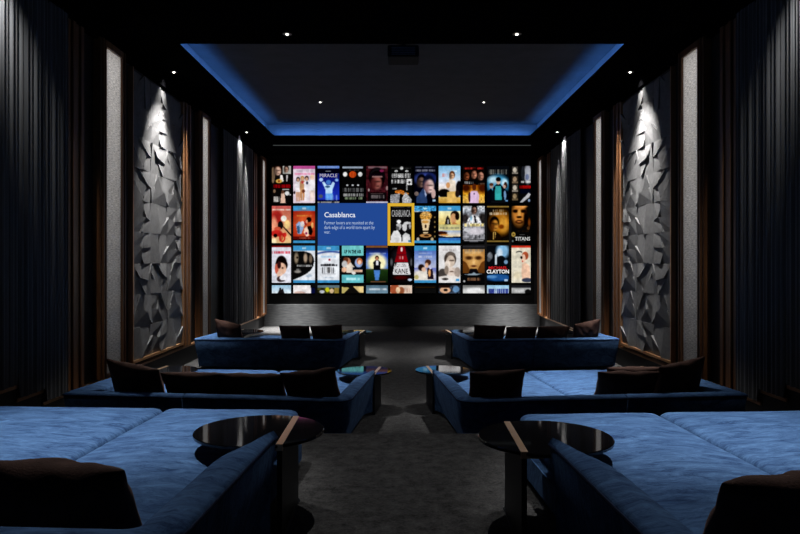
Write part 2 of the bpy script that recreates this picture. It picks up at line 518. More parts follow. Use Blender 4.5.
def P_r1c3():
    p = Paint(bg=(20, 28, 120)); p.grad(.1, .9, (15, 20, 90), (40, 62, 190)); p.rect(0, 0, 1, .07, (95, 125, 190)); p.words(.1, .015, .9, .05, (140, 165, 215), .8, 2)
    p.rect(0, .07, 1, .2, (6, 8, 26)); p.rect(.36, .13, .62, .155, (200, 200, 205)); p.words(.06, .2, .97, .235, (120, 120, 150), .5, 9)
    p.ell(.16, .37, .09, .05, (170, 200, 240)); p.ell(.88, .38, .08, .04, (140, 180, 235))
    p.poly([(.2, .44), (.3, .42), (.42, .52), (.6, .52), (.7, .42), (.8, .46), (.68, .66), (.66, .8), (.38, .8), (.36, .64)], (190, 222, 248))
    p.ell(.5, .44, .12, .06, (70, 120, 190)); p.ell(.46, .56, .12, .03, (60, 95, 130)); p.grad(.74, .92, (110, 170, 235), (90, 150, 225), .36, .7)
    p.words(.42, .78, .92, .93, (170, 205, 245), .6, 6, .5); p.ell(.14, .82, .1, .05, (90, 100, 110)); p.rect(0, .93, 1, 1, (8, 8, 14)); p.words(0, .955, 1, 1, (170, 170, 175), 1, 3, .8)
    return p


def P_r1c4():
    p = Paint(bg=(3, 3, 3)); p.rect(.02, .01, .98, .065, (150, 162, 178)); p.words(.25, .1, .8, .13, (90, 90, 90), .8, 4)
    p.ell(.5, .23, .17, .09, (190, 75, 30)); p.words(.35, .17, .66, .29, (90, 30, 15), .8, 6, .4); p.ell(.15, .225, .1, .065, (225, 225, 225)); p.ell(.85, .225, .1, .065, (225, 225, 225))
    for x in (.25, .5, .75): p.ell(x, .52, .05, .025, (210, 210, 215))
    p.words(.02, .6, 1, .7, (130, 130, 132), .9, 7, .6); p.words(.03, .75, 1, .82, (190, 190, 190), 1, 8, .75); p.words(.1, .84, .95, .91, (165, 185, 150), .9, 3, .6)
    return p


def P_r1c5():
    p = Paint(bg=(62, 26, 32)); p.mottle(.35, 3); p.rect(.1, .01, .95, .065, (120, 95, 100)); p.ell(.5, .3, .38, .26, (12, 9, 12)); p.ell(.72, .13, .1, .04, (125, 40, 80))
    p.head(.5, .42, .27, .22, (20, 12, 14), (150, 92, 84), 0, (80, 35, 35)); p.rect(.2, .2, .8, .27, (22, 16, 22)); p.rect(.28, .27, .74, .31, (160, 120, 118))
    p.rect(.08, .71, .92, .93, (8, 6, 8)); p.rect(.2, .74, .8, .76, (120, 100, 100)); p.words(.22, .79, .85, .88, (140, 130, 132), .9, 3, .7); p.rect(0, .965, 1, 1, (190, 190, 210))
    p.ell(.96, .6, .05, .06, (150, 120, 120)); p.ell(.12, .65, .04, .04, (170, 150, 150))
    return p


def P_r1c6():
    p = Paint(bg=(4, 4, 4)); p.rect(.05, .05, .95, .07, (90, 90, 90)); p.ell(.52, .06, .08, .045, (190, 190, 190)); p.ell(.27, .14, .08, .03, (200, 200, 200)); p.ell(.76, .14, .08, .03, (200, 200, 200))
    p.words(.03, .2, 1, .32, (210, 210, 210), 1, 5, .72); p.words(.03, .36, .72, .47, (220, 220, 220), 1, 12, .7); p.rect(.74, .35, 1, .52, (225, 225, 225)); p.ell(.88, .44, .05, .03, (5, 5, 5))
    p.rect(.1, .6, .3, .63, (150, 150, 150)); p.ell(.42, .7, .22, .05, (205, 120, 45)); p.ell(.68, .75, .18, .035, (190, 120, 55)); p.rect(.72, .5, .8, .66, (150, 150, 150))
    p.poly([(0, .78), (.45, .74), (.4, 1), (0, 1)], (150, 150, 155)); p.poly([(.55, .85), (.7, .7), (.98, .9), (.98, 1), (.55, 1)], (175, 175, 178)); p.mottle(.25, 4, 2)
    return p


def P_r1c7():
    p = Paint(bg=(12, 14, 26)); p.words(.05, .02, .95, .05, (110, 115, 130), .7, 2); p.words(.04, .09, .97, .15, (150, 150, 165), .9, 5, .85); p.ell(.5, .35, .45, .15, (80, 100, 190), .8); p.ell(.72, .36, .26, .17, (30, 40, 90))
    p.head(.33, .42, .2, .16, (14, 12, 16), (120, 95, 85)); p.head(.66, .52, .25, .22, (20, 24, 45), (215, 185, 180), .05, (150, 110, 110))
    p.poly([(.1, .85), (.4, .6), (.55, .75), (.6, 1), (.1, 1)], (50, 70, 110)); p.poly([(.45, .62), (.58, .78), (.5, .84)], (170, 180, 210)); p.ell(.88, .75, .1, .13, (200, 170, 165)); p.rect(.85, .9, .98, .96, (180, 215, 240)); p.ell(.1, .75, .1, .06, (120, 105, 100))
    return p


def P_r1c8():
    p = Paint(bg=(200, 220, 240)); p.grad(0, .45, (120, 180, 220), (222, 228, 242)); p.grad(.45, .7, (226, 228, 238), (220, 200, 180)); p.words(.15, .2, .4, .3, (215, 120, 110), .7, 3, .5); p.words(.4, .12, .85, .16, (235, 245, 250), .8, 4)
    p.ell(.95, .6, .16, .2, (20, 18, 22)); p.poly([(.5, .28), (.62, .38), (.76, .4), (.8, .7), (.55, .72), (.46, .5)], (236, 222, 205)); p.head(.62, .26, .12, .1, (90, 45, 20), (225, 180, 145)); p.ell(.43, .52, .09, .08, (205, 150, 100))
    p.ell(.25, .74, .28, .12, (18, 16, 16)); p.grad(.84, 1, (225, 190, 110), (200, 150, 60)); p.poly([(.4, .7), (.8, .68), (.85, .98), (.35, .98)], (222, 182, 105)); p.ell(.86, .75, .1, .1, (40, 30, 30))
    return p


def P_r1c9():
    p = Paint(bg=(5, 4, 4)); p.words(.02, .04, .98, .1, (170, 45, 40), 1, 5, .8)
    p.head(.18, .26, .15, .13, (15, 8, 6), (130, 75, 50)); p.head(.53, .22, .14, .13, (25, 14, 12), (190, 130, 105)); p.head(.84, .26, .15, .13, (20, 14, 12), (180, 130, 110))
    p.words(.05, .42, .5, .48, (180, 180, 180), .9, 6, .7); p.words(.7, .46, 1, .52, (120, 120, 115), .9, 3, .8)
    p.grad(.52, .78, (150, 80, 20), (235, 170, 50)); p.grad(.78, 1, (235, 180, 70), (205, 165, 90)); p.mottle(.2, 8, 3); p.ell(.15, .6, .2, .1, (60, 25, 8), .8); p.ell(.9, .6, .2, .12, (70, 30, 10), .8)
    p.poly([(.28, .8), (.38, .68), (.66, .68), (.76, .8), (.72, 1), (.3, 1)], (215, 185, 215)); p.ell(.3, .84, .05, .14, (60, 30, 40)); p.ell(.52, .57, .1, .09, (90, 45, 25)); p.ell(.52, .75, .03, .02, (40, 30, 50))
    return p


def P_r1c10():
    p = Paint(bg=(4, 6, 10)); p.words(.1, .1, .9, .23, (150, 150, 140), .9, 14, .6)
    p.ell(.5, .5, .52, .26, (70, 150, 190), .5); p.ell(.28, .38, .22, .1, (190, 225, 240), .9); p.ell(.8, .45, .14, .1, (200, 232, 245), .8)
    p.poly([(.0, .72), (.18, .6), (.34, .75), (.36, 1), (0, 1)], (14, 18, 26)); p.ell(.2, .54, .09, .07, (170, 150, 140)); p.ell(.2, .5, .1, .04, (90, 55, 40))
    p.poly([(.66, .7), (.8, .6), (.98, .72), (1, 1), (.66, 1)], (14, 18, 26)); p.ell(.82, .54, .09, .07, (190, 160, 150)); p.ell(.85, .52, .08, .09, (60, 35, 25)); p.ell(.8, .56, .06, .05, (195, 165, 150)); p.ell(.82, .8, .06, .14, (120, 160, 200))
    p.poly([(.2, 1), (.28, .58), (.45, .48), (.6, .48), (.76, .58), (.8, 1)], (16, 22, 30)); p.poly([(.38, .54), (.64, .54), (.68, .92), (.36, .92)], (60, 165, 165)); p.ell(.52, .42, .1, .08, (205, 170, 150)); p.ell(.52, .36, .12, .06, (16, 12, 12)); p.rect(.15, .92, .9, 1, (8, 10, 14)); p.rect(.83, .92, .96, .96, (120, 170, 220))
    return p


def P_r1c11():
    p = Paint(bg=(5, 5, 6))
    for y, c in ((.02, (200, 190, 175)), (.27, (165, 140, 115)), (.5, (190, 180, 165)), (.73, (150, 130, 100))):
        p.rect(.02, y, .33, y + .2, tuple(x * .35 for x in c)); p.ell(.17, y + .09, .1, .07, c); p.rect(.02, y + .15, .33, y + .2, tuple(x * .7 for x in c))
    p.ell(.85, .22, .2, .26, (165, 168, 178), .5); p.ell(.6, .2, .1, .2, (40, 42, 48)); p.ell(.82, .3, .1, .08, (110, 120, 150)); p.words(.5, .41, 1, .46, (225, 225, 225), 1, 3, .8)
    p.words(.44, .53, 1, .61, (205, 25, 25), 1, 7, .9); p.rect(.45, .64, .98, .74, (14, 18, 32)); p.poly([(.42, .98), (.9, .72), (1, .76), (.95, .84), (.6, .98)], (180, 180, 185)); p.ell(.92, .93, .06, .04, (140, 160, 190))
    return p


def P_r2c1():
    p = Paint(bg=(225, 175, 120)); p.grad(0, 1, (190, 95, 80), (236, 196, 140)); p.rect(0, 0, 1, .07, (200, 100, 95)); p.words(.02, .085, .98, .125, (240, 225, 215), 1, 3, .9); p.ell(.25, .3, .3, .18, (165, 45, 40), .5); p.ell(.1, .6, .2, .3, (225, 150, 120), .5)
    p.ell(.62, .34, .15, .08, (238, 238, 228)); p.ell(.8, .5, .16, .12, (240, 205, 140), .4); p.ell(.45, .52, .14, .11, (14, 10, 12)); p.ell(.3, .62, .18, .06, (205, 90, 65)); p.poly([(.55, .55), (.62, .55), (1, .76), (1, .82)], (30, 16, 14)); p.ell(.25, .74, .3, .09, (190, 45, 40), .3); p.ell(.18, .8, .1, .05, (16, 10, 12))
    p.ell(.55, .86, .16, .12, (205, 50, 40)); p.ell(.55, .86, .09, .08, (236, 180, 110)); p.ell(.66, .78, .12, .06, (200, 55, 45)); p.poly([(.35, .75), (.75, .72), (.48, .97), (.38, .95)], (170, 30, 30), .5); p.ell(.1, .95, .15, .08, (245, 225, 180))
    return p


def P_r2c2():
    p = Paint(bg=(168, 44, 28)); band(p); p.ell(.5, .5, .5, .32, (205, 92, 50), .9); p.rect(0, .82, 1, .905, (96, 22, 18)); p.rect(0, .905, 1, .93, (4, 4, 4)); p.rect(0, .93, 1, 1, BAND); p.words(.15, .24, .85, .28, (220, 150, 70), .8, 3); p.words(.25, .85, .8, .88, (210, 130, 100), .8, 5)
    p.poly([(.12, .5), (.25, .42), (.42, .44), (.48, .6), (.36, .76), (.2, .76)], (150, 172, 210)); p.poly([(.15, .55), (.28, .52), (.3, .74), (.2, .74)], (58, 96, 130)); p.ell(.42, .49, .1, .08, (214, 206, 205)); p.ell(.57, .45, .07, .07, (150, 44, 42)); p.ell(.72, .37, .12, .07, (18, 8, 10)); p.ell(.62, .42, .05, .05, (214, 150, 120))
    p.poly([(.66, .55), (.82, .53), (.9, .68), (.84, .8), (.66, .74)], (16, 10, 12)); p.poly([(.5, .62), (.62, .54), (.7, .66), (.72, .8), (.6, .83), (.48, .72)], (240, 204, 182)); p.ell(.6, .74, .05, .035, (140, 40, 90)); p.ell(.88, .52, .06, .08, (238, 178, 108))
    return p


def P_r2c6():
    p = Paint(bg=(9, 9, 9)); p.words(.1, .02, .95, .035, (110, 110, 110), .7, 3, .8)
    p.poly([(0, 1), (.03, .82), (.16, .68), (.36, .66), (.5, .8), (.54, 1)], (228, 228, 228)); p.ell(.3, .5, .15, .1, (24, 24, 24)); p.poly([(.28, .5), (.42, .44), (.52, .5), (.52, .58), (.46, .64), (.3, .66)], (176, 176, 176)); p.ell(.4, .42, .1, .05, (232, 232, 232)); p.ell(.34, .6, .08, .05, (90, 90, 90))
    p.poly([(.55, 1), (.58, .8), (.7, .72), (.9, .78), (.97, 1)], (222, 222, 222)); p.ell(.78, .54, .16, .13, (40, 40, 40)); p.poly([(.55, .52), (.66, .46), (.78, .5), (.76, .64), (.68, .7), (.57, .64)], (212, 212, 212)); p.ell(.8, .46, .17, .035, (205, 205, 205)); p.ell(.92, .55, .05, .08, (170, 170, 170)); p.rect(.84, .93, .95, .98, (70, 130, 160))
    return p


def P_r2c7():
    p = Paint(bg=(5, 4, 4)); band(p); p.rect(0, .13, .75, .16, (150, 160, 170)); p.ell(.53, .27, .28, .12, (195, 145, 70)); p.ell(.53, .22, .2, .05, (225, 180, 110)); p.mottle(.3, 5, 2)
    p.poly([(.3, .36), (.74, .36), (.62, .74), (.42, .74)], (228, 205, 165)); p.ell(.52, .55, .05, .05, (60, 40, 25)); p.ell(.5, .43, .16, .04, (200, 150, 80)); p.rect(.38, .66, .66, .7, (30, 20, 14)); p.ell(.52, .8, .28, .05, (190, 140, 85)); p.ell(.56, .8, .12, .025, (60, 35, 20)); p.ell(.17, .9, .07, .05, (190, 185, 175)); p.ell(.82, .9, .07, .05, (200, 180, 140))
    for k in range(5): p.rect(.9, .28 + .13 * k, .97, .33 + .13 * k, (130, 110, 70))
    p.rect(0, .935, 1, 1, BAND)
    return p


def P_r2c8():
    p = Paint(bg=(225, 210, 150)); band(p); p.grad(.13, .5, (235, 232, 190), (225, 195, 110)); p.ell(.75, .25, .2, .12, (40, 25, 18)); p.ell(.68, .34, .14, .14, (205, 155, 110)); p.ell(.86, .28, .1, .1, (28, 18, 14)); p.poly([(.58, .5), (.7, .42), (.9, .5)], (190, 130, 80)); p.poly([(.28, .5), (.34, .32), (.42, .26), (.5, .34), (.56, .5)], (45, 40, 36)); p.rect(.42, .36, .46, .48, (190, 190, 190))
    p.grad(.5, .66, (196, 190, 130), (225, 215, 160)); p.words(.05, .57, .95, .62, (130, 130, 110), .8, 4, .85); p.grad(.66, .82, (170, 190, 222), (235, 215, 180)); p.ell(.1, .73, .3, .05, (60, 25, 18)); p.ell(.25, .78, .2, .02, (210, 140, 70)); p.poly([(0, .8), (.4, .84), (1, .82), (1, .86), (0, .86)], (20, 30, 50)); p.rect(0, .86, 1, .935, (60, 115, 185)); p.rect(0, .935, 1, 1, BAND)
    return p


def P_r2c9():
    p = Paint(bg=(170, 172, 178)); p.grad(0, .25, (190, 195, 200), (150, 155, 165)); p.ell(.1, .35, .2, .14, (50, 45, 45), .6); p.ell(.92, .35, .2, .16, (45, 42, 40), .6); p.poly([(.15, .5), (.25, .33), (.42, .24), (.62, .24), (.78, .34), (.88, .5)], (225, 225, 230)); p.head(.53, .11, .13, .12, (16, 14, 14), (150, 115, 100)); p.poly([(.5, .26), (.57, .26), (.64, .46), (.55, .46)], (24, 24, 30)); p.ell(.38, .33, .05, .07, (130, 170, 190), .6)
    p.words(.06, .47, .96, .56, (222, 200, 130), 1, 11, .85); p.rect(0, .57, 1, .9, (140, 140, 146)); p.mottle(.3, 9, 3); p.ell(.6, .68, .35, .1, (210, 205, 212), .6); p.ell(.2, .64, .16, .06, (200, 200, 205)); p.words(.3, .78, .85, .88, (30, 30, 32), .9, 4, .35); p.rect(0, .9, 1, 1, (6, 6, 6)); p.rect(.05, .915, .95, .94, (170, 170, 175)); p.rect(.3, .95, .7, .97, (110, 110, 115))
    return p


def P_r2c10():
    p = Paint(bg=(10, 7, 4)); p.rect(0, 0, 1, .045, (140, 115, 60)); p.ell(.62, .45, .48, .32, (176, 112, 30), .7); p.ell(.75, .5, .22, .2, (205, 150, 60), .9); p.words(.28, .1, .75, .16, (190, 180, 160), .8, 6, .6); p.words(.12, .18, .92, .24, (220, 205, 180), .9, 9, .85)
    p.head(.34, .5, .2, .18, (16, 10, 6), (190, 130, 55), .03, (90, 50, 20)); p.rect(.2, .46, .52, .475, (14, 10, 8)); p.poly([(.05, .92), (.15, .72), (.4, .68), (.6, .78), (.7, .92)], (30, 20, 12)); p.poly([(.28, .7), (.42, .7), (.36, .92), (.28, .9)], (205, 165, 90)); p.rect(.32, .72, .36, .92, (40, 26, 14)); p.ell(.66, .56, .12, .06, (120, 60, 15), .6); p.rect(0, .93, 1, .975, (140, 115, 60))
    return p


def P_r2c11():
    p = Paint(bg=(5, 4, 3)); p.ell(.38, .2, .36, .34, (196, 128, 58), .6); p.ell(.52, .0, .3, .06, (228, 158, 86), .6); p.ell(.2, .14, .14, .045, (20, 10, 6), .8); p.ell(.62, .14, .14, .045, (20, 10, 6), .8); p.ell(.4, .2, .08, .11, (232, 170, 90), .8); p.ell(.4, .3, .14, .03, (26, 12, 7), .6); p.ell(.4, .43, .2, .05, (44, 20, 9), .6); p.ell(.4, .425, .13, .018, (190, 120, 64), .8); p.ell(.74, .34, .1, .2, (20, 10, 6), .9); p.ell(.93, .45, .07, .12, (110, 60, 25), .9); p.ell(.88, .6, .08, .05, (90, 60, 35))
    p.words(.25, .66, .9, .7, (60, 45, 30), .8, 4); p.ell(.1, .77, .11, .065, (176, 150, 75)); p.ell(.1, .77, .06, .03, (110, 85, 40)); p.rect(.42, .77, .7, .79, (110, 110, 110)); p.rect(.4, .955, .75, .97, (90, 90, 90)); p.ell(.06, .95, .05, .03, (110, 120, 120))
    return p


def P_r3c1():
    p = Paint(bg=(222, 222, 232)); p.rect(0, -.02, 1, .045, (120, 14, 14)); p.words(.03, .15, .95, .215, (205, 40, 60), 1, 13, .7); p.ell(.5, .45, .28, .18, (20, 14, 14)); p.ell(.3, .52, .12, .12, (22, 14, 14)); p.ell(.68, .52, .15, .12, (24, 16, 16)); p.ell(.5, .62, .26, .16, (222, 180, 155)); p.ell(.25, .62, .1, .14, (200, 100, 80)); p.ell(.38, .52, .1, .1, (60, 30, 30)); p.ell(.56, .6, .05, .02, (60, 40, 35)); p.ell(.4, .78, .14, .1, (226, 190, 170)); p.ell(.45, .9, .2, .08, (80, 60, 60)); p.ell(.6, .87, .2, .07, (226, 226, 232)); p.ell(.5, .95, .2, .02, (60, 50, 55))
    return p


def P_r3c2():
    p = Paint(bg=(226, 230, 236)); band(p); p.poly([(0, .15), (.5, .15), (.78, .2), (.93, .3), (.97, .42), (.92, .55), (.8, .67), (.55, .78), (.25, .86), (0, .92)], (8, 8, 8))
    p.ell(.14, .33, .1, .15, (150, 135, 115), .7); p.ell(.56, .33, .09, .13, (170, 150, 130), .7); p.ell(.8, .35, .08, .12, (120, 105, 90), .7); p.ell(.18, .32, .04, .03, (40, 30, 25)); p.words(.15, .51, .86, .57, (210, 210, 210), .9, 7, .8); p.ell(.2, .7, .16, .04, (150, 145, 140), .7); p.words(.1, .62, .35, .66, (190, 190, 190), .7, 3, .6); p.poly([(.55, .83), (.75, .76), (.9, .82), (.7, .86)], (190, 205, 220)); p.rect(0, .935, 1, 1, BAND)
    return p


def P_r3c3():
    p = Paint(bg=(228, 232, 238)); band(p); p.ell(.62, .36, .9, .22, (30, 60, 140)); p.ell(.6, .42, .95, .24, (228, 232, 238)); p.rect(0, .3, 1, .935, (228, 232, 238)); p.rect(0, 0, 1, .13, BAND); p.rect(.4, .04, .62, .09, (170, 215, 240)); p.words(.12, .27, .85, .33, (150, 185, 215), .8, 3, .85); p.ell(.55, .38, .05, .03, (150, 30, 50)); p.words(.14, .5, .9, .55, (50, 50, 56), 1, 6, .9); p.words(.3, .48, .75, .56, (20, 20, 24), 1, 8, .7); p.rect(.42, .58, .62, .72, (190, 190, 190)); p.words(.2, .58, .85, .74, (40, 40, 44), .9, 12, .4); p.rect(.2, .76, .85, .775, (150, 150, 155)); p.words(.25, .85, .75, .88, (150, 170, 190), .8, 4, .8)
    return p


def P_r3c4():
    p = Paint(bg=(8, 8, 10)); p.rect(0, 0, 1, .27, (118, 200, 200)); p.rect(0, .79, 1, 1, (105, 190, 198)); p.words(.2, .86, .82, .93, (200, 235, 238), .9, 3, .85)
    p.ell(.24, .43, .17, .11, (200, 140, 110)); p.ell(.18, .38, .12, .07, (110, 60, 40)); p.ell(.13, .5, .13, .1, (190, 190, 190)); p.poly([(.2, .55), (.4, .45), (.65, .62), (.6, .78), (.2, .74)], (228, 215, 200)); p.ell(.1, .65, .12, .07, (225, 180, 150)); p.ell(.78, .46, .18, .13, (150, 170, 210)); p.ell(.82, .42, .13, .09, (190, 110, 70)); p.ell(.82, .45, .08, .06, (235, 195, 170)); p.rect(.5, .58, 1, .66, (16, 22, 36)); p.rect(.55, .65, .95, .72, (222, 185, 160)); p.rect(.1, .73, .98, .79, (14, 12, 12)); p.ell(.55, .74, .1, .04, (235, 230, 225))
    return p


def P_r3c5():
    p = Paint(bg=(40, 60, 140)); p.rect(0, 0, 1, .05, (130, 85, 45)); p.grad(.05, .2, (20, 25, 50), (40, 60, 130)); p.grad(.2, .62, (45, 75, 170), (90, 130, 205)); p.words(.08, .19, .92, .225, (150, 165, 200), .8, 3, .85); p.ell(.5, .46, .44, .24, (246, 238, 190), .45); p.grad(.64, 1, (40, 66, 30), (22, 36, 20)); p.rect(0, .62, 1, .65, (90, 90, 70)); p.person(.5, .27, .66, (70, 45, 30), (190, 130, 100), (20, 20, 24), (80, 130, 200), 1.35); p.rect(.45, .4, .56, .53, (230, 230, 235)); p.rect(.2, .955, .9, .985, (120, 80, 60))
    return p


def P_r3c6():
    p = Paint(bg=(6, 4, 5)); p.ell(.5, .3, .5, .25, (60, 60, 66), .9, .5); p.poly([(.36, 0), (.66, 0), (.74, .24), (.28, .24)], (130, 14, 24)); p.poly([(.28, .26), (.74, .26), (.82, .44), (.2, .44)], (140, 16, 26)); p.ell(.52, .1, .05, .06, (225, 215, 210)); p.words(.4, .28, .62, .36, (220, 205, 200), .9, 4, .5); p.poly([(.2, .46), (.82, .46), (.94, .79), (.1, .79)], (222, 220, 222)); p.poly([(.2, .46), (.3, .46), (.2, .6)], (60, 50, 50)); p.ell(.5, .86, .35, .06, (70, 8, 14), .8); p.ell(.9, .92, .1, .035, (190, 205, 225)); p.ell(.05, .45, .06, .1, (90, 90, 95), .8); p.ell(.97, .45, .06, .1, (90, 90, 95), .8)
    return p


def P_r3c7():
    p = Paint(bg=(120, 130, 195)); p.grad(.13, .6, (90, 120, 190), (190, 195, 220)); band(p); p.words(.2, .19, .8, .22, (190, 200, 230), .8, 3); p.words(.18, .27, .82, .33, (215, 220, 240), .8, 6, .8); p.ell(.4, .84, .6, .2, (226, 220, 210), .5); p.poly([(.58, .62), (.7, .58), (.84, .64), (.9, .9), (.62, .9)], (36, 26, 40))
    p.ell(.32, .59, .15, .09, (40, 26, 22), .3); p.ell(.43, .64, .1, .06, (230, 190, 165), .4); p.ell(.63, .45, .14, .08, (75, 45, 32), .3); p.ell(.57, .53, .08, .07, (228, 182, 150), .4); p.ell(.74, .58, .06, .06, (205, 205, 235)); p.ell(.7, .74, .06, .1, (225, 165, 105)); p.ell(.1, .85, .1, .06, (190, 180, 120)); p.rect(0, .935, 1, 1, BAND)
    return p


def P_r3c8():
    p = Paint(bg=(224, 222, 222)); p.words(.18, .1, .8, .15, (165, 155, 155), .7, 5, .55); p.ell(.53, .36, .28, .2, (74, 64, 58)); p.ell(.56, .24, .2, .06, (110, 98, 90)); p.ell(.55, .42, .2, .16, (205, 188, 172)); p.ell(.6, .4, .12, .025, (110, 95, 85)); p.ell(.4, .5, .12, .1, (225, 212, 200)); p.ell(.18, .76, .2, .14, (80, 74, 70)); p.ell(.6, .7, .28, .12, (218, 202, 190)); p.ell(.36, .66, .1, .12, (150, 135, 122)); p.ell(.86, .72, .14, .14, (170, 155, 145)); p.ell(.6, .7, .1, .02, (120, 100, 90)); p.ell(.45, .86, .45, .05, (228, 222, 216)); p.rect(.8, .89, .96, .96, (80, 150, 200)); p.ell(.3, .9, .15, .03, (60, 55, 52))
    return p


def P_r3c9():
    p = Paint(bg=(150, 100, 48)); p.grad(.1, .74, (196, 146, 84), (150, 96, 42)); p.ell(.5, .38, .34, .3, (214, 166, 100), .9); p.grad(0, .1, (60, 60, 64), (24, 22, 22)); p.words(.05, .1, .95, .16, (130, 120, 110), .8, 4, .8); p.words(.1, .15, .85, .21, (215, 190, 150), .6, 8, .8)
    p.ell(.28, .33, .15, .05, (70, 40, 20), .9); p.ell(.72, .33, .15, .05, (70, 40, 20), .9); p.ell(.5, .46, .06, .08, (232, 190, 128), .9); p.ell(.5, .55, .13, .025, (96, 50, 30), .8); p.poly([(0, .4), (.16, .46), (.4, .74), (0, .74)], (104, 64, 28)); p.poly([(1, .4), (.84, .46), (.6, .74), (1, .74)], (104, 64, 28)); p.poly([(.34, .62), (.64, .62), (.78, .8), (.22, .8)], (22, 20, 24)); p.rect(0, .74, 1, 1, (5, 5, 6))
    p.poly([(0, .77), (.4, .76), (.5, .71), (.62, .76), (1, .75), (.6, .8), (.3, .8)], (150, 165, 178)); p.words(.2, .86, .8, .95, (165, 120, 90), .9, 5, .75); p.ell(.06, .96, .05, .03, (190, 190, 190))
    return p


def P_r3c10():
    p = Paint(bg=(6, 8, 12)); p.ell(.72, .14, .3, .2, (140, 190, 228), .6); p.ell(.58, .2, .14, .12, (210, 225, 238), .6); p.poly([(.36, .25), (.46, .2), (.45, .52), (.36, .52)], (205, 215, 225)); p.ell(.14, .28, .12, .1, (170, 175, 182), .6); p.ell(.08, .38, .08, .06, (120, 125, 130), .6); p.ell(.65, .36, .18, .09, (6, 8, 12)); p.ell(.87, .44, .09, .06, (130, 165, 200), .5); p.poly([(0, .3), (.3, .1), (.3, .4), (0, .52)], (6, 8, 12), .35); p.ell(.5, .86, .6, .1, (40, 90, 150), .5); p.ell(.2, .84, .25, .04, (90, 140, 190), .6); p.rect(.8, .9, .96, .96, (180, 205, 230)); p.rect(0, .54, 1, .75, (8, 8, 10))
    return p


def P_r3c11():
    p = Paint(bg=(224, 216, 196)); p.rect(0, 0, 1, .055, (200, 60, 40)); p.ell(.4, .18, .16, .04, (70, 70, 66)); p.ell(.4, .22, .17, .05, (226, 220, 202)); p.ell(.72, .27, .17, .11, (170, 84, 54)); p.ell(.62, .35, .12, .12, (236, 200, 175)); p.ell(.52, .32, .06, .04, (30, 24, 24)); p.ell(.58, .42, .04, .02, (190, 60, 50)); p.poly([(.55, .5), (.75, .45), (.95, .56), (1, .95), (.55, .95), (.52, .7)], (232, 192, 166)); p.ell(.82, .93, .28, .06, (60, 66, 86)); p.words(.06, .42, .4, .6, (200, 195, 180), .7, 3, .6); p.ell(.3, .8, .2, .1, (232, 220, 190), .7)
    return p


def strip(i):
    p = Paint(44, 16, (10, 10, 10))
    if i == 1: p.grad(0, 1, (165, 205, 232), (225, 236, 244)); p.poly([(.3, 1), (.4, .5), (.5, .55), (.58, .4), (.66, 1)], (34, 30, 32)); p.ell(.44, .45, .05, .16, (30, 26, 26))
    if i == 2: p.a[:] = (236, 230, 230); p.rect(.82, 0, 1, 1, (20, 24, 60)); p.ell(.3, .95, .25, .2, (210, 180, 170)); p.rect(.8, .0, 1, .3, (8, 8, 10))
    if i == 3: p.a[:] = (60, 60, 30); p.mottle(.7, 3, 3); p.rect(0, 0, 1, .3, (100, 120, 130)); p.ell(.45, .55, .1, .3, (190, 190, 40)); p.ell(.65, .7, .1, .3, (220, 190, 150)); p.rect(.78, .3, .98, 1, (150, 130, 60)); p.ell(.2, .8, .12, .2, (190, 195, 205))
    if i == 4: p.a[:] = (12, 10, 8); p.poly([(0, .2), (.35, .3), (.1, 1), (0, 1)], (190, 175, 110)); p.poly([(.5, .1), (1, .1), (1, .95), (.8, .9)], (225, 200, 140))
    if i == 5: p.grad(0, 1, (84, 110, 126), (120, 150, 170)); p.words(.06, .35, .95, .62, (215, 225, 232), .9, 3, .85)
    if i == 6: p.a[:] = (215, 196, 180); p.ell(.2, .5, .22, .7, (170, 90, 60)); p.ell(.5, .7, .14, .5, (150, 90, 60)); p.ell(.35, .6, .1, .4, (232, 200, 165)); p.words(.6, .4, .9, .9, (160, 80, 60), .6, 4, .5)
    if i == 7: p.rect(.05, .2, .95, .32, (60, 42, 20))
    if i == 8: p.a[:] = (60, 70, 85); p.mottle(.6, 7, 3); p.ell(.3, .6, .25, .4, (226, 180, 145)); p.ell(.32, .6, .1, .16, (20, 16, 16)); p.rect(0, 0, .5, .3, (40, 26, 22)); p.ell(.8, .5, .15, .4, (110, 150, 190))
    if i == 9: p.grad(0, 1, (120, 120, 118), (200, 200, 198)); p.ell(.5, .7, .5, .4, (225, 225, 225), .8); p.words(.25, .4, .8, .65, (240, 240, 240), .9, 4, .8)
    if i == 10: p.grad(0, 1, (150, 195, 225), (210, 225, 235)); p.words(.04, .45, .97, .98, (30, 40, 120), 1, 6, .75)
    if i == 11: p.a[:] = (165, 165, 165); p.rect(0, 0, 1, .3, (40, 40, 44)); p.words(.05, .5, .7, .85, (215, 215, 215), .8, 3, .8); p.ell(.86, .85, .16, .35, (10, 10, 10))
    return p


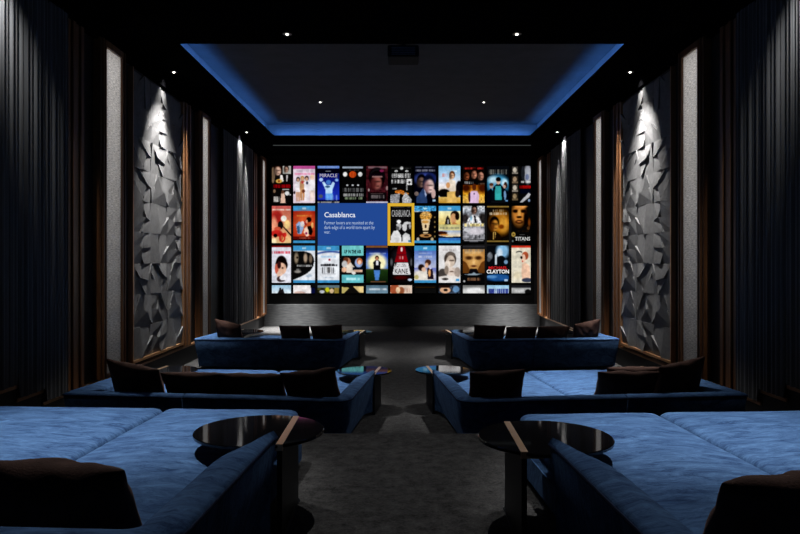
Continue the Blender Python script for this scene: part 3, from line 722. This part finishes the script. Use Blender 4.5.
def add_poster(p, x0, y0, x1, y1, label, name='film_cover', crop=(0, 1)):
    rs = np.random.RandomState((len(label) * 37 + int(x0 * 7 + y0 * 3)) % 9999)
    a = p.a.copy()
    q = np.pad(a, ((1, 1), (1, 1), (0, 0)), 'edge')
    a = (q[1:-1, 1:-1] * 2 + q[:-2, 1:-1] + q[2:, 1:-1] + q[1:-1, :-2] + q[1:-1, 2:]) / 6.0
    a = np.clip((a - 128) * 1.08 + 122, 0, 255) * (a.max(-1, keepdims=True) > 14) + a * (a.max(-1, keepdims=True) <= 14)
    for cell, amp in ((9, .07), (4, .07), (1, .03)):
        g = rs.rand(p.h // cell + 2, p.w // cell + 2); g = np.repeat(np.repeat(g, cell, 0), cell, 1)
        for _ in range(cell // 2 + (cell > 1)): g = (g + np.roll(g, 1, 0) + np.roll(g, -1, 0) + np.roll(g, 1, 1) + np.roll(g, -1, 1)) / 5
        g = g[:p.h, :p.w]
        a = a * (1 + (g[..., None] - 0.55) * 2 * amp)
    c0, c1 = int(round(crop[0] * p.w)), int(round(crop[1] * p.w))
    a = a[:, c0:c1]
    h, w, _ = a.shape
    X = np.linspace(sx(x0), sx(x1), w + 1); Z = np.linspace(sz(y0), sz(y1), h + 1) - SO.z
    xs, zs = np.meshgrid(X, Z)
    v = np.stack([xs, np.full(xs.shape, -0.012), zs], -1).reshape(-1, 3)
    i = np.arange(h)[:, None] * (w + 1) + np.arange(w)[None, :]
    f = np.stack([i, i + w + 1, i + w + 2, i + 1], -1).reshape(-1, 4)
    nv = len(v)
    # thin edge so that the tile is a slab on the screen
    cor = [0, w, (h + 1) * (w + 1) - 1, h * (w + 1)]
    me = bpy.data.meshes.new(name)
    me.from_pydata(v.tolist(), [], f.tolist())
    c = np.clip(a.reshape(-1, 3), 0, 255) / 255.0
    c = np.where(c <= 0.04045, c / 12.92, ((c + 0.055) / 1.055) ** 2.4)
    rgba = np.concatenate([c, np.ones((len(c), 1))], 1)
    att = me.color_attributes.new('Col', 'FLOAT_COLOR', 'CORNER')
    att.data.foreach_set('color', np.repeat(rgba, 4, 0).astype(np.float32).ravel())
    me.materials.append(M['pix'])
    o = bpy.data.objects.new(name, me); link(o, SCR)
    o['label'] = label
    return o


def text(body, px, py, hpx, color, parent, name='lettering', xs=1.0, bold=0.0, align='LEFT', y=-0.02, strength=1.0, spacing=1.0):
    cu = bpy.data.curves.new('t', 'FONT'); cu.body = body; cu.align_x = align; cu.size = 1.0; cu.offset = bold; cu.space_line = spacing
    cu.resolution_u = 3
    o = bpy.data.objects.new('t', cu); COL.objects.link(o)
    dg = bpy.context.evaluated_depsgraph_get()
    me = bpy.data.meshes.new_from_object(o.evaluated_get(dg))
    bpy.data.objects.remove(o)
    k = hpx * YSC / F / 0.70          # cap height of the built-in face is about 0.7
    for vv in me.vertices:
        x, yy, _ = vv.co
        vv.co = (sx(px) + x * k * xs, y, sz(py) - SO.z + yy * k)
    key = 'txt%d_%d_%d' % color
    if key not in M: M[key] = emit(key, lin(color), strength)
    me.materials.clear(); me.materials.append(M[key])
    me.name = name
    t = bpy.data.objects.new(name, me); link(t, parent)
    return t


COLX = [(272, 291), (293.4, 315), (317.7, 339.3), (341.9, 363.5), (366.2, 387.8), (390.4, 412), (414.4, 436), (438.7, 460.3), (462.9, 484.5), (487, 508.7), (511.5, 530.5)]
ROWY = [(166, 203), (206, 243), (245.7, 282.7), (285.3, 293.2)]
DESC = {
    (0, 0): 'black film cover with red title band', (0, 1): 'pale pink film cover with four women in white', (0, 2): 'deep blue film cover with raised arms',
    (0, 3): 'black film cover with two white balloons', (0, 4): 'dark red film cover with one face', (0, 5): 'black and white film cover beside a star line',
    (0, 6): 'navy film cover with two faces', (0, 7): 'pale blue film cover with man in cream', (0, 8): 'film cover with three heads over a golden scene',
    (0, 9): 'teal film cover with three young people', (0, 10): 'black film cover with red title and pointing hand',
    (1, 0): 'peach and red painted film cover', (1, 1): 'red film cover with dancing couple and blue band', (1, 5): 'black and white film cover with a couple in white',
    (1, 6): 'black film cover with golden statue figure', (1, 7): 'sandy film cover with profile heads', (1, 8): 'grey film cover with man in white suit',
    (1, 9): 'golden film cover with man in glasses', (1, 10): 'black film cover with golden face',
    (2, 0): 'white film cover with dark haired head', (2, 1): 'white film cover with black disc of faces', (2, 2): 'white film cover with small group of people',
    (2, 3): 'turquoise film cover with two people at a counter', (2, 4): 'film cover with man standing in a green field', (2, 5): 'black film cover with stacked red blocks',
    (2, 6): 'lilac film cover with embracing couple', (2, 7): 'white film cover with sepia heads', (2, 8): 'amber film cover with large face',
    (2, 9): 'blue black film cover with white title', (2, 10): 'cream film cover with red haired woman'}
FN = globals()
POST = {}
for r in range(3):
    for c in range(11):
        fn = FN.get('P_r%dc%d' % (r + 1, c + 1))
        if fn is None: continue
        p = fn()
        POST[(r, c)] = add_poster(p, COLX[c][0], ROWY[r][0], COLX[c][1], ROWY[r][1], DESC[(r, c)]) if (r, c) != (1, 5) else add_poster(p, 390.3, 206.3, 411.7, 242.6, DESC[(r, c)])
for c in range(11):
    add_poster(strip(c + 1), COLX[c][0], ROWY[3][0], COLX[c][1], ROWY[3][1], 'cut off film cover in the bottom row')

# selection frame and information panel
M['yellow'] = emit('menu_yellow', lin((222, 176, 48)), 1.0)
mb = MB()
for a, b, c, d in ((387.6, 390.3, 203.2, 245.6), (411.7, 414.3, 203.2, 245.6), (390.3, 411.7, 203.2, 206.3), (390.3, 411.7, 242.6, 245.6)):
    mb.box(sx(a), sx(b), -0.016, 0.0, sz(c) - SO.z, sz(d) - SO.z)
mb.build('selection_frame', M['yellow'], SCR)['label'] = 'yellow selection frame'
M['menublue'] = emit('menu_blue', lin((34, 72, 146)), 1.0)
mb = MB(); mb.box(sx(317.9), sx(387.2), -0.012, 0.0, sz(203.2) - SO.z, sz(245.4) - SO.z)
INFO = mb.build('information_panel', M['menublue'], SCR); INFO['label'] = 'blue panel with white writing'
text('Casablanca', 324.2, 217.2, 5.0, (228, 234, 244), INFO, 'title_lettering', 0.98, 0.012)
for k, ln in enumerate(('Former lovers are reunited at the', 'dark edge of a world torn apart by', 'war.')):
    text(ln, 324.2, 224.4 + 4.6 * k, 3.4, (176, 196, 226), INFO, 'synopsis_lettering', 0.74, 0.0)
text('CASABLANCA', 401.0, 216.6, 6.6, (176, 176, 176), POST[(1, 5)], 'title_lettering', 0.31, 0.0, 'CENTER')
text('MIRACLE', 328.5, 177.2, 3.4, (196, 190, 205), POST[(0, 2)], 'title_lettering', 0.92, 0.0, 'CENTER')
text('UP IN THE AIR', 352.7, 253.3, 3.4, (14, 34, 38), POST[(2, 3)], 'title_lettering', 0.54, 0.045, 'CENTER')
text('MICHAEL', 497.8, 269.2, 2.8, (200, 30, 34), POST[(2, 9)], 'title_lettering', 1.15, 0.02, 'CENTER')
text('CLAYTON', 497.8, 273.3, 3.6, (240, 240, 240), POST[(2, 9)], 'title_lettering', 0.94, 0.03, 'CENTER')
text('TITANS', 522.4, 240.5, 3.6, (214, 214, 210), POST[(1, 10)], 'title_lettering', 0.88, 0.01, 'CENTER')
text('KANE', 401.3, 273.6, 5.0, (60, 52, 54), POST[(2, 5)], 'title_lettering', 0.74, 0.01, 'CENTER')
text('CITIZEN', 401.3, 266.8, 3.0, (70, 62, 64), POST[(2, 5)], 'title_lettering', 0.62, 0.0, 'CENTER')

# dim LED slot in the ceiling in front of the screen
Y = 18.32
mb = MB(); mb.box(-3.42, 3.42, -0.028, 0.028, -0.012, 0.0)
o = mb.build('trim_slot', M['slot']); o.location = (0, Y, ZS); tag(o, kind='structure')

# ------------------------------------------------------------------ projector
r = empty('projector', (0.02, 10.75, 4.98), 'black box projector hanging under the recessed ceiling', 'projector')
mb = MB()
mb.box(-0.24, 0.24, -0.24, 0.24, 0.0, 0.18); mb.build('projector_body', M['plastic'], r, bevel=0.02)
mb = MB(); mb.lathe([(0.02, 0.18), (0.05, 0.18), (0.03, 0.28), (0.12, 0.285), (0.12, 0.30), (0.02, 0.30)], (0, 0, 0), 24); mb.build('ceiling_mount', M['plastic'], r)
mb = MB()
mb.rings([[(0.05 + rr * math.cos(2 * PI * k / 24), yy, 0.09 + rr * math.sin(2 * PI * k / 24)) for k in range(24)] for rr, yy in ((0.06, 0.23), (0.06, 0.29), (0.045, 0.29), (0.04, 0.27))])
mb.build('projector_lens', M['glass'], r, smooth=True)
mb = MB()
for k in range(5): mb.box(-0.18, 0.18, -0.246, -0.238, 0.03 + 0.026 * k, 0.042 + 0.026 * k)
mb.build('rear_grille', M['ring'], r)


# ------------------------------------------------------------------ downlights
def downlight(x, y, z, label):
    r = empty('downlight', (x, y, z), label, 'downlight', 'recessed ceiling spots')
    mb = MB(); mb.lathe([(0.042, -0.004), (0.062, -0.006), (0.062, 0.0), (0.042, 0.0)], (0, 0, 0), 20)
    mb.rings([[(0.042 * math.cos(2 * PI * k / 20), 0.042 * math.sin(2 * PI * k / 20), zz) for k in range(20)] for zz in (-0.004, -0.001)], cap0=False, cap1=False)
    mb.build('trim_ring', M['ring'], r)
    mb = MB(); mb.lathe([(0.002, -0.018), (0.011, -0.016), (0.018, -0.011), (0.021, -0.004), (0.021, -0.001), (0.002, -0.001)], (0, 0, 0), 20)
    mb.build('lens', M['lens'], r)


downlight(-3.70, 11.19, ZS, 'small bright spot in the soffit over the left faceted relief')
downlight(3.70, 11.19, ZS, 'small bright spot in the soffit over the right faceted relief')
downlight(-3.70, 16.44, ZS, 'small bright spot in the soffit over the narrow drape, left wall')
downlight(3.70, 16.44, ZS, 'small bright spot in the soffit over the narrow drape, right wall')
downlight(-1.55, 9.31, ZS, 'small bright spot in the dark beam, left of the projector')
downlight(1.55, 9.31, ZS, 'small bright spot in the dark beam, right of the projector')
downlight(-1.76, 14.85, ZT, 'small bright spot in the blue edged tray ceiling, left side')
downlight(1.76, 14.85, ZT, 'small bright spot in the blue edged tray ceiling, right side')


# ------------------------------------------------------------------ sofas
def rrect(w, d, r, n=7):
    """rounded rectangle outline, centred"""
    pts = []
    for cx, cy, a0 in ((w / 2 - r, d / 2 - r, 0), (-w / 2 + r, d / 2 - r, 90), (-w / 2 + r, -d / 2 + r, 180), (w / 2 - r, -d / 2 + r, 270)):
        for k in range(n):
            a = math.radians(a0 + 90 * k / (n - 1))
            pts.append((cx + r * math.cos(a), cy + r * math.sin(a)))
    # densify the straight runs
    out = []
    for i, p in enumerate(pts):
        q = pts[(i + 1) % len(pts)]
        L = math.hypot(q[0] - p[0], q[1] - p[1]); m = max(1, int(L / 0.12))
        for k in range(m): out.append((p[0] + (q[0] - p[0]) * k / m, p[1] + (q[1] - p[1]) * k / m))
    return out


def pad(mb, cx, cy, z0, z1, w, d, r, er, crown, seed=0):
    """upholstered pad: rounded plan, rounded edges, crowned top"""
    o = rrect(w, d, r); n = len(o)
    rings = []
    def ring(inset, z, nz=0.0):
        kx, ky = 1 - 2 * inset / w, 1 - 2 * inset / d
        rr = []
        for x, y in o:
            X, Y = cx + x * kx, cy + y * ky
            zz = z + (mnoise.noise(Vector((X * 2.2 + seed, Y * 2.2, seed * 3.1))) * nz if nz else 0)
            rr.append((X, Y, zz))
        return rr
    rings.append(ring(er * .6, z0)); rings.append(ring(0.0, z0 + er))
    for a in (0, 22, 45, 67, 90):
        t = math.radians(a)
        rings.append(ring(er * (1 - math.cos(t)), z1 - er + er * math.sin(t), 0.004))
    m = min(w, d) / 2
    for k in (.12, .25, .42, .6, .8, .96):
        rings.append(ring(er + (m - er) * k, z1 + crown * (1 - (1 - k) ** 2.2), 0.008))
    mb.rings(rings)


def rail(path, H, zb, taper):
    """wrap-around upholstered rail: path rows are (outer x, outer y, inner x, inner y)"""
    rings = []
    for ox, oy, ix, iy in path:
        O = Vector((ox, oy)); I = Vector((ix, iy)); d = (I - O); L = d.length
        d = d / L if L > 1e-6 else Vector((1, 0))
        e = min(0.028, L * 0.35)
        def P(t, z):
            q = O + d * t; return (q.x, q.y, z)
        rings.append([P(taper, zb), P(taper * .3, H * .55), P(0, H - e), P(e * .3, H - e * .3), P(e, H), P(L * .5, H + 0.012), P(L - e, H), P(L - e * .3, H - e * .3), P(L, H - e), P(L, zb + .1), P(L, zb)])
    return rings


def sofa(side, X0, Y0, th, z, width, depth, arm, H, seam, rseam, label, wallarm=1.35, ch=0.39, kb=0.0):
    """side -1 left / +1 right; local +x runs from the aisle towards the wall, +y to the screen"""
    r = empty('sectional_sofa', (X0, Y0, z), label, 'sofa', 'blue velvet loungers', rz=side * th)
    s = side
    AW, BW, WW = 0.165, 0.17, 0.30
    # --- plan of the rail: aisle arm tip -> corner -> back -> wall-side arm
    R = 0.20
    pathA = []
    tipy = arm
    for k in range(13):                      # arm, from tip backwards; the end tapers to the outer edge
        y = tipy - (tipy - R) * k / 12
        dd = tipy - y
        w = AW * min(1.0, 0.16 + (dd / 0.42) ** 0.75 * 0.84) if dd < 0.42 else AW
        pathA.append((0.0, y, w, y - (0.02 if k == 0 else 0)))
    ri = max(R - AW, 0.035)
    for k in range(1, 8):
        a = math.radians(90 * k / 8)
        pathA.append((R - R * math.cos(a), R - R * math.sin(a), AW + ri - ri * math.cos(a), BW + ri - ri * math.sin(a)))
    xs = [R + (rseam - 0.006 - R) * k / 6 for k in range(7)]
    pathA += [(x, 0.0, x, BW) for x in xs]
    pathB = [(x, 0.0, x, BW) for x in [rseam + 0.006 + (width - 0.06 - rseam) * k / 6 for k in range(7)]]
    c = 0.05
    pathB += [(width - c * .3, c * .3, width - WW, BW), (width, c, width - WW, BW + .03)]
    for k in range(1, 7):
        y = 0.2 + (wallarm - 0.2) * k / 6
        pathB.append((width, y, width - WW, y))

    pathA = [(q[0], q[1] + kb * q[0], q[2], q[3] + kb * q[2]) for q in pathA]
    pathB = [(q[0], q[1] + kb * q[0], q[2], q[3] + kb * q[2]) for q in pathB]

    def mir(rs): return [[(s * p[0], p[1], p[2]) for p in q] for q in rs]
    for nm, pth in (('arm_and_back_rail', pathA), ('arm_and_back_rail', pathB)):
        mb = MB(); mb.rings(mir(rail(pth, H, 0.05, 0.11)))
        o = mb.build(nm, M['velvet'], r, smooth=True, angle=60)
        mb = MB()
        mb.tube([(s * (q[0] + (0.004 if i else 0)), q[1], H - 0.022) for i, q in enumerate(pth) if True], 0.007)
        # piping follows the outer top edge
        mb.build('piping', M['piping'], o, smooth=True)
    # plinth
    mb = MB()
    o = rrect(width - WW - AW + 0.05, depth - BW - 0.12, 0.06)
    cx, cy = AW + (width - WW - AW) / 2, BW + (depth - BW) / 2 - 0.03
    mb.rings([[(s * (cx + x * k), cy + y * k, zz) for x, y in o] for k, zz in ((0.97, 0.0), (0.97, 0.05), (1.0, 0.055), (1.0, 0.2))])
    mb.build('base', M['velvet'], r, smooth=True)
    # seat cushions
    x0, x1 = AW + 0.015, width - WW - 0.015
    for k, (a, b) in enumerate(((x0, seam - 0.006), (seam + 0.006, x1))):
        mb = MB()
        pad(mb, s * (a + b) / 2, (BW + 0.015 + depth) / 2, 0.19, ch - 0.025, b - a, depth - BW - 0.015, 0.06, 0.045, 0.032, seed=k + X0)
        mb.build('seat_cushion', M['velvet'], r, smooth=True, angle=70)
    # low feet
    for x in (0.25, width - 0.45):
        for y in (0.25, depth - 0.3):
            pass
    return r


def side_table(side, X0, Y0, th, z, lx, ly, dxs, R, label, h=0.49, turn=1.0):
    """round smoked glass top carried by an upright slab; brass strip where the slab meets the top"""
    s = side
    fx, fy = math.sin(-s * th), math.cos(th)
    wx = X0 + s * lx * math.cos(th) - math.sin(s * th) * ly
    wy = Y0 + s * lx * math.sin(s * th) + math.cos(th) * ly
    r = empty('side_table', (wx, wy, z), label, 'table', 'round glass side tables', rz=s * th * turn)
    mb = MB(); mb.lathe([(R - 0.012, h - 0.022), (R, h - 0.016), (R, h - 0.004), (R - 0.004, h)], (0, 0, 0), 72)
    mb.build('table_top', M['glass'], r, smooth=True, angle=30)
    hl = math.sqrt(R * R - dxs * dxs) - 0.004
    x = s * dxs
    mb = MB(); mb.box(x - 0.013, x + 0.013, -hl, hl, 0.0, h - 0.02)
    sl = mb.build('slab_leg', M['slab'], r, bevel=0.003)
    mb = MB(); mb.box(x - 0.017, x + 0.017, -hl, hl, h - 0.001, h + 0.003)
    mb.box(x - 0.017, x + 0.017, -hl - 0.008, -hl, h - 0.03, h + 0.003)
    o = mb.build('brass_strip', M['gold'], r); o['label'] = 'brass strip across the glass top'
    mb = MB(); mb.box(x + s * 0.01, x + s * 0.09, -hl - 0.006, -hl + 0.01, h - 0.03, h - 0.024)
    mb.build('bracket', M['bronze'], r)
    mb = MB(); mb.box(x - 0.02, x + 0.02, -hl - 0.01, hl + 0.01, 0.0, 0.012)
    mb.build('foot_plate', M['slab'], r)


def pillow(side, X0, Y0, th, z, lx, ly, w, h, lean, yaw, label, roll=0.0, t=0.125, lift=0.0, seed=1, ch=0.39):
    s = side
    ly -= 0.07
    wx = X0 + s * lx * math.cos(th) - math.sin(s * th) * ly
    wy = Y0 + s * lx * math.sin(s * th) + math.cos(th) * ly
    N = 22
    vs = []; fs = []
    def side_grid(sg):
        g = []
        for j in range(N + 1):
            row = []
            v = -1 + 2 * j / N
            for i in range(N + 1):
                u = -1 + 2 * i / N
                k = max(0.0, (1 - u * u) * (1 - v * v)) ** 0.5
                x = w / 2 * u * (1 - 0.07 * (1 - v * v)); y = h / 2 * v * (1 - 0.05 * (1 - u * u))
                n = mnoise.noise(Vector((u * 2.1 + seed * 7, v * 2.1, sg * 2 + seed)))
                n2 = mnoise.noise(Vector((u * 3.0 + v * 2 + seed * 3, v * 1.2 - u, seed * 2.0)))
                th_ = t * k * (1 + 0.3 * n) + k * 0.03 * n2 + k * 0.012 * mnoise.noise(Vector((u * 6 + v * 3, v * 3 - u * 2, seed * 5.0)))
                sag = -0.03 * k * (1 if v > 0 else 0)
                y2 = y + sag * abs(v) + 0.012 * mnoise.noise(Vector((u * 2.4, seed, v))) 
                row.append((x, sg * th_, y2))
            g.append(row)
        return g
    A, B = side_grid(1), side_grid(-1)
    idx = {}
    def vid(sg, i, j):
        if i in (0, N) or j in (0, N): sg = 0
        k = (sg, i, j)
        if k not in idx:
            idx[k] = len(vs); vs.append((A if sg >= 0 else B)[j][i])
        return idx[k]
    for sg in (1, -1):
        for j in range(N):
            for i in range(N):
                q = (vid(sg, i, j), vid(sg, i + 1, j), vid(sg, i + 1, j + 1), vid(sg, i, j + 1))
                fs.append(q if sg < 0 else q[::-1])
    mb = MB(); mb.add(vs, fs)
    o = mb.build('throw_pillow', M['pillow'], smooth=True, angle=180)
    sd = o.modifiers.new('soft', 'SUBSURF'); sd.levels = 1; sd.render_levels = 1
    o.rotation_euler = (lean, roll, s * th + yaw)
    o.location = (wx, wy, z + ch + h / 2 * math.cos(lean) * 0.93 + lift)
    tag(o, label, 'pillow', 'dark brown throw pillows')
    return o


# (side, X0, Y0, th, z, width, depth, arm, H, cushion seam, rail seam)
ROWS = {
    'rearL': (-1, -0.685, 2.00, math.radians(3.2), PZ, 2.95, 2.80, 1.36, 0.56, 1.13, 1.14),
    'rearR': (1, 0.765, 1.87, math.radians(3.2), PZ, 2.95, 2.80, 1.36, 0.56, 1.13, 1.14),
    'midL': (-1, -0.50, 6.58, math.radians(5.6), 0.0, 2.96, 2.80, 1.76, 0.54, 1.46, 1.68),
    'midR': (1, 0.545, 6.55, math.radians(5.4), 0.0, 2.96, 2.80, 1.86, 0.54, 1.42, 1.68),
    'frontL': (-1, -0.97, 11.50, math.radians(6.6), 0.0, 2.62, 2.15, 1.52, 0.54, 1.12, 1.12),
    'frontR': (1, 1.12, 11.50, math.radians(6.8), 0.0, 2.64, 2.15, 1.58, 0.54, 1.12, 1.12),
}
LBL = {
    'rearL': 'blue velvet lounger on the rear platform, left of the aisle, nearest one',
    'rearR': 'blue velvet lounger on the rear platform, right of the aisle, nearest one',
    'midL': 'blue velvet lounger in the middle row, left, with a long row of brown pillows',
    'midR': 'blue velvet lounger in the middle row, right, its cushions showing between pillows',
    'frontL': 'blue velvet lounger in the row nearest the screen, left of the aisle',
    'frontR': 'blue velvet lounger in the row nearest the screen, right of the aisle',
}
for k, a in ROWS.items():
    sofa(*a, label=LBL[k], wallarm=1.45 if 'mid' in k else 1.3, kb=0.03 if 'mid' in k else 0.0)

ROWN = {'rear': 'rear', 'mid': 'middle', 'front': 'front'}
for k, a in ROWS.items():
    sd, X0, Y0, th, z, wd, dp, arm = a[:8]
    row = 'rear' if 'rear' in k else 'middle' if 'mid' in k else 'front'
    nm = 'left' if sd < 0 else 'right'
    side_table(sd, X0, Y0, th, z, 0.07 if k == 'rearR' else 0.175, arm + 0.34, -0.155, 0.345, {
        'rear': 'large black glass table at the aisle end of the %s rear lounger',
        'middle': 'round glass table at the aisle end of the %s middle lounger',
        'front': 'round glass table at the aisle end of the %s lounger by the screen'}[row] % nm, turn=-0.3 if row == 'rear' else 1.0)
    if row != 'rear':
        wa = 1.45 if row == 'middle' else 1.3
        side_table(sd, X0, Y0, th, z, wd - 0.30 - 0.02, wa + 0.46, 0.165, 0.345, {
            'middle': 'round glass table at the wall end of the %s middle lounger',
            'front': 'round glass table at the wall end of the %s lounger by the screen'}[row] % nm)

# --- pillows: (row, local x, local y, w, h, lean, yaw, label, extra)
LEAN = math.radians(-20)
def P(k, lx, ly, w, h, label, lean=-20, yaw=0, **kw):
    a = ROWS[k]
    pillow(a[0], a[1], a[2], a[3], a[4], lx, ly, w, h, math.radians(lean), math.radians(yaw), label, **kw)

P('rearL', 0.55, 0.46, 0.62, 0.39, 'brown pillow on the left rear lounger, nearest the arm', lean=30, yaw=-3, seed=1, t=.12, roll=.02)
P('rearL', 1.16, 0.56, 0.58, 0.40, 'brown pillow half cut off at the left edge behind another', lean=34, yaw=6, seed=2, t=.12)
P('rearR', 0.57, 0.46, 0.66, 0.39, 'brown pillow on the right rear lounger, at the picture edge', lean=30, yaw=3, seed=3, t=.12, roll=-.02)
P('midL', 0.43, 0.36, 0.60, 0.46, 'brown pillow at the aisle corner of the left middle lounger', lean=22, yaw=-5, seed=4, roll=-.13)
P('midL', 1.04, 0.42, 0.70, 0.44, 'second brown pillow from the aisle on the left middle lounger', lean=34, seed=5)
P('midL', 1.66, 0.44, 0.70, 0.44, 'third brown pillow from the aisle on the left middle lounger', lean=34, yaw=2, seed=6)
P('midL', 2.31, 0.46, 0.70, 0.50, 'peaked brown pillow at the wall end of the left middle lounger', lean=26, yaw=-14, seed=7, roll=0.12)
P('midR', 0.42, 0.36, 0.60, 0.46, 'lone brown pillow at the aisle corner of the right middle lounger', lean=22, yaw=4, seed=8, roll=-.03)
P('midR', 1.80, 0.46, 0.66, 0.46, 'front brown pillow of the pile at the wall end, right middle lounger', lean=34, yaw=-6, seed=9)
P('midR', 2.02, 0.80, 0.66, 0.44, 'brown pillow leaning behind the pile on the right middle lounger', lean=34, yaw=-2, seed=10)
P('midR', 2.40, 0.54, 0.62, 0.52, 'peaked brown pillow closest to the wall, right middle lounger', lean=26, yaw=14, seed=11, roll=-0.14)
P('frontL', 0.34, 0.36, 0.58, 0.44, 'brown pillow at the aisle corner of the left screen row lounger', lean=24, seed=12, roll=-.05)
P('frontL', 0.91, 0.38, 0.56, 0.44, 'second brown pillow from the aisle, left screen row lounger', lean=28, seed=13)
P('frontL', 2.10, 0.40, 0.56, 0.50, 'peaked brown pillow at the wall end, left screen row lounger', lean=26, yaw=-14, seed=14, roll=0.16)
P('frontR', 0.40, 0.36, 0.58, 0.44, 'brown pillow at the aisle corner of the right screen row lounger', lean=24, seed=15, roll=.04)
P('frontR', 0.97, 0.40, 0.58, 0.44, 'second brown pillow from the aisle, right screen row lounger', lean=34, seed=16)
P('frontR', 1.54, 0.40, 0.60, 0.44, 'third brown pillow from the aisle, right screen row lounger', lean=34, seed=17)
P('frontR', 2.15, 0.40, 0.56, 0.50, 'peaked brown pillow at the wall end, right screen row lounger', lean=26, yaw=12, seed=18, roll=-0.16)


# ------------------------------------------------------------------ lights
def spot(x, y, z, power, angle, blend=0.6, col=(1.0, 0.97, 0.93), size=0.04, tgt=None):
    l = bpy.data.lights.new('spot_lamp', 'SPOT'); l.energy = power; l.spot_size = math.radians(angle); l.spot_blend = blend
    l.color = col; l.shadow_soft_size = size
    o = bpy.data.objects.new('spot_lamp', l); o.location = (x, y, z); COL.objects.link(o)
    if tgt is not None:
        o.rotation_euler = (Vector(tgt) - o.location).to_track_quat('-Z', 'Y').to_euler()
    return o


def area(x, y, z, sxx, syy, power, col, rot=(0, 0, 0)):
    l = bpy.data.lights.new('strip_lamp', 'AREA'); l.shape = 'RECTANGLE'; l.size = sxx; l.size_y = syy; l.energy = power; l.color = col
    o = bpy.data.objects.new('strip_lamp', l); o.location = (x, y, z); o.rotation_euler = rot; COL.objects.link(o)
    return o


ZL = ZS - 0.045
LB = 1.15
for s in (-1, 1):
    for y, kw, kn in ((6.1, 900, 70), (11.19, 50, 520), (16.44, 300, 110)):
        spot(s * 3.70, y, ZL, kw, 70, 1.0, tgt=(s * 3.94, y + (0.22 if y < 7 else 0), 4.58 if y != 11.19 else 4.45))
        spot(s * 3.70, y, ZL, kn, 36, 1.0)
    spot(s * 3.70, 12.3, ZL, 1500, 26, 0.9)  # added lamp without a fixture, brightens the carpet at the wall foot
    spot(s * 3.70, 17.0, ZL, 500, 30, 0.9)  # another added lamp, no fixture, along the wall near the screen
    spot(s * 3.25, 11.0, ZL, 760, 62, 1.0, tgt=(s * 3.94, 11.05, 3.2))  # added accent lamp set off from the downlight, evens out the relief
    spot(s * 1.55, 9.31, ZL, 1400, 46, 0.9, tgt=(s * 1.8, 8.5, 0))
    spot(s * 1.55, 9.31, ZL, 950, 36, 1.0, tgt=(s * 2.55, 8.0, 0))
    spot(s * 1.55, 9.31, ZL, 170, 80, 1.0, tgt=(s * 0.3, 8.2, 0))
    spot(s * 1.76, 14.85, ZT - 0.045, 1500, 46, 0.9, tgt=(s * 2.0, 13.6, 0))
    spot(s * 1.76, 14.85, ZT - 0.045, 240, 56, 1.0, tgt=(s * 0.2, 13.6, 0))
    spot(s * 2.00, 5.00, ZT - 0.045, 1300, 38, 1.0, tgt=(s * 1.9, 4.3, 0.9))
    spot(s * 2.00, 5.00, ZT - 0.045, 380, 50, 1.0, tgt=(s * 2.0, 2.8, 0.9))
    spot(s * 2.95, 18.7, ZL, 12000, 30, 0.9)  # extra lamps without fixtures, here and next, for front floor and low wall
    spot(s * 2.6, 18.8, ZL, 900, 56, 1.0, tgt=(s * 2.6, 19.3, 0))

spot(0, 4.2, ZT - 0.045, 230, 46, 1.0)  # added unseen lamp above the aisle, lifts the near carpet

CB = (0.085, 0.30, 1.0)
for y0, y1 in TR:
    L = y1 - y0
    for s in (-1, 1):
        area(s * (XC + 0.06), (y0 + y1) / 2, ZS + 0.06, 0.05, L, 3.8 * L, CB, (0, -s * math.radians(140), 0))
    area(0, y1 + 0.06, ZS + 0.06, 2 * XC, 0.05, 3.0 * 2 * XC, CB, (math.radians(140), 0, 0))
    area(0, y0 - 0.06, ZS + 0.06, 2 * XC, 0.05, 3.0 * 2 * XC, CB, (-math.radians(140), 0, 0))

for s, y0, y1, xs in PANELS:
    n = 10
    for k in range(n):
        t = (k + 0.5) / n
        area(s * (W - 0.012), (y0 + y1) / 2, 0.40 + 4.24 * t, 4.24 / n, (y1 - y0), LB * 1.5 * (0.05 + 0.95 * t ** 1.4) * (y1 - y0), (1.0, 0.96, 0.92), (0, s * PI / 2, 0))

# ------------------------------------------------------------------ world, camera, view
wd = bpy.data.worlds.new('dark_room'); SC.world = wd; wd.use_nodes = True
wd.node_tree.nodes['Background'].inputs[0].default_value = (0, 0, 0, 1)
cam = bpy.data.cameras.new('camera'); co = bpy.data.objects.new('camera', cam); COL.objects.link(co)
co.location = (0, 0, EYE); co.rotation_euler = (PI / 2, 0, 0)
cam.sensor_width = 36; cam.lens = F / 800 * 36
cam.shift_x = -(CX - 400) / 800; cam.shift_y = (CY - 267) / 800
cam.clip_start = 0.05; cam.clip_end = 100
SC.camera = co
SC.view_settings.view_transform = 'Standard'; SC.view_settings.look = 'None'
SC.view_settings.exposure = 0; SC.view_settings.gamma = 1
SC.view_settings.use_curve_mapping = False
SC.cycles.use_denoising = True
SC.cycles.max_bounces = 8
SC.cycles.sample_clamp_indirect = 4
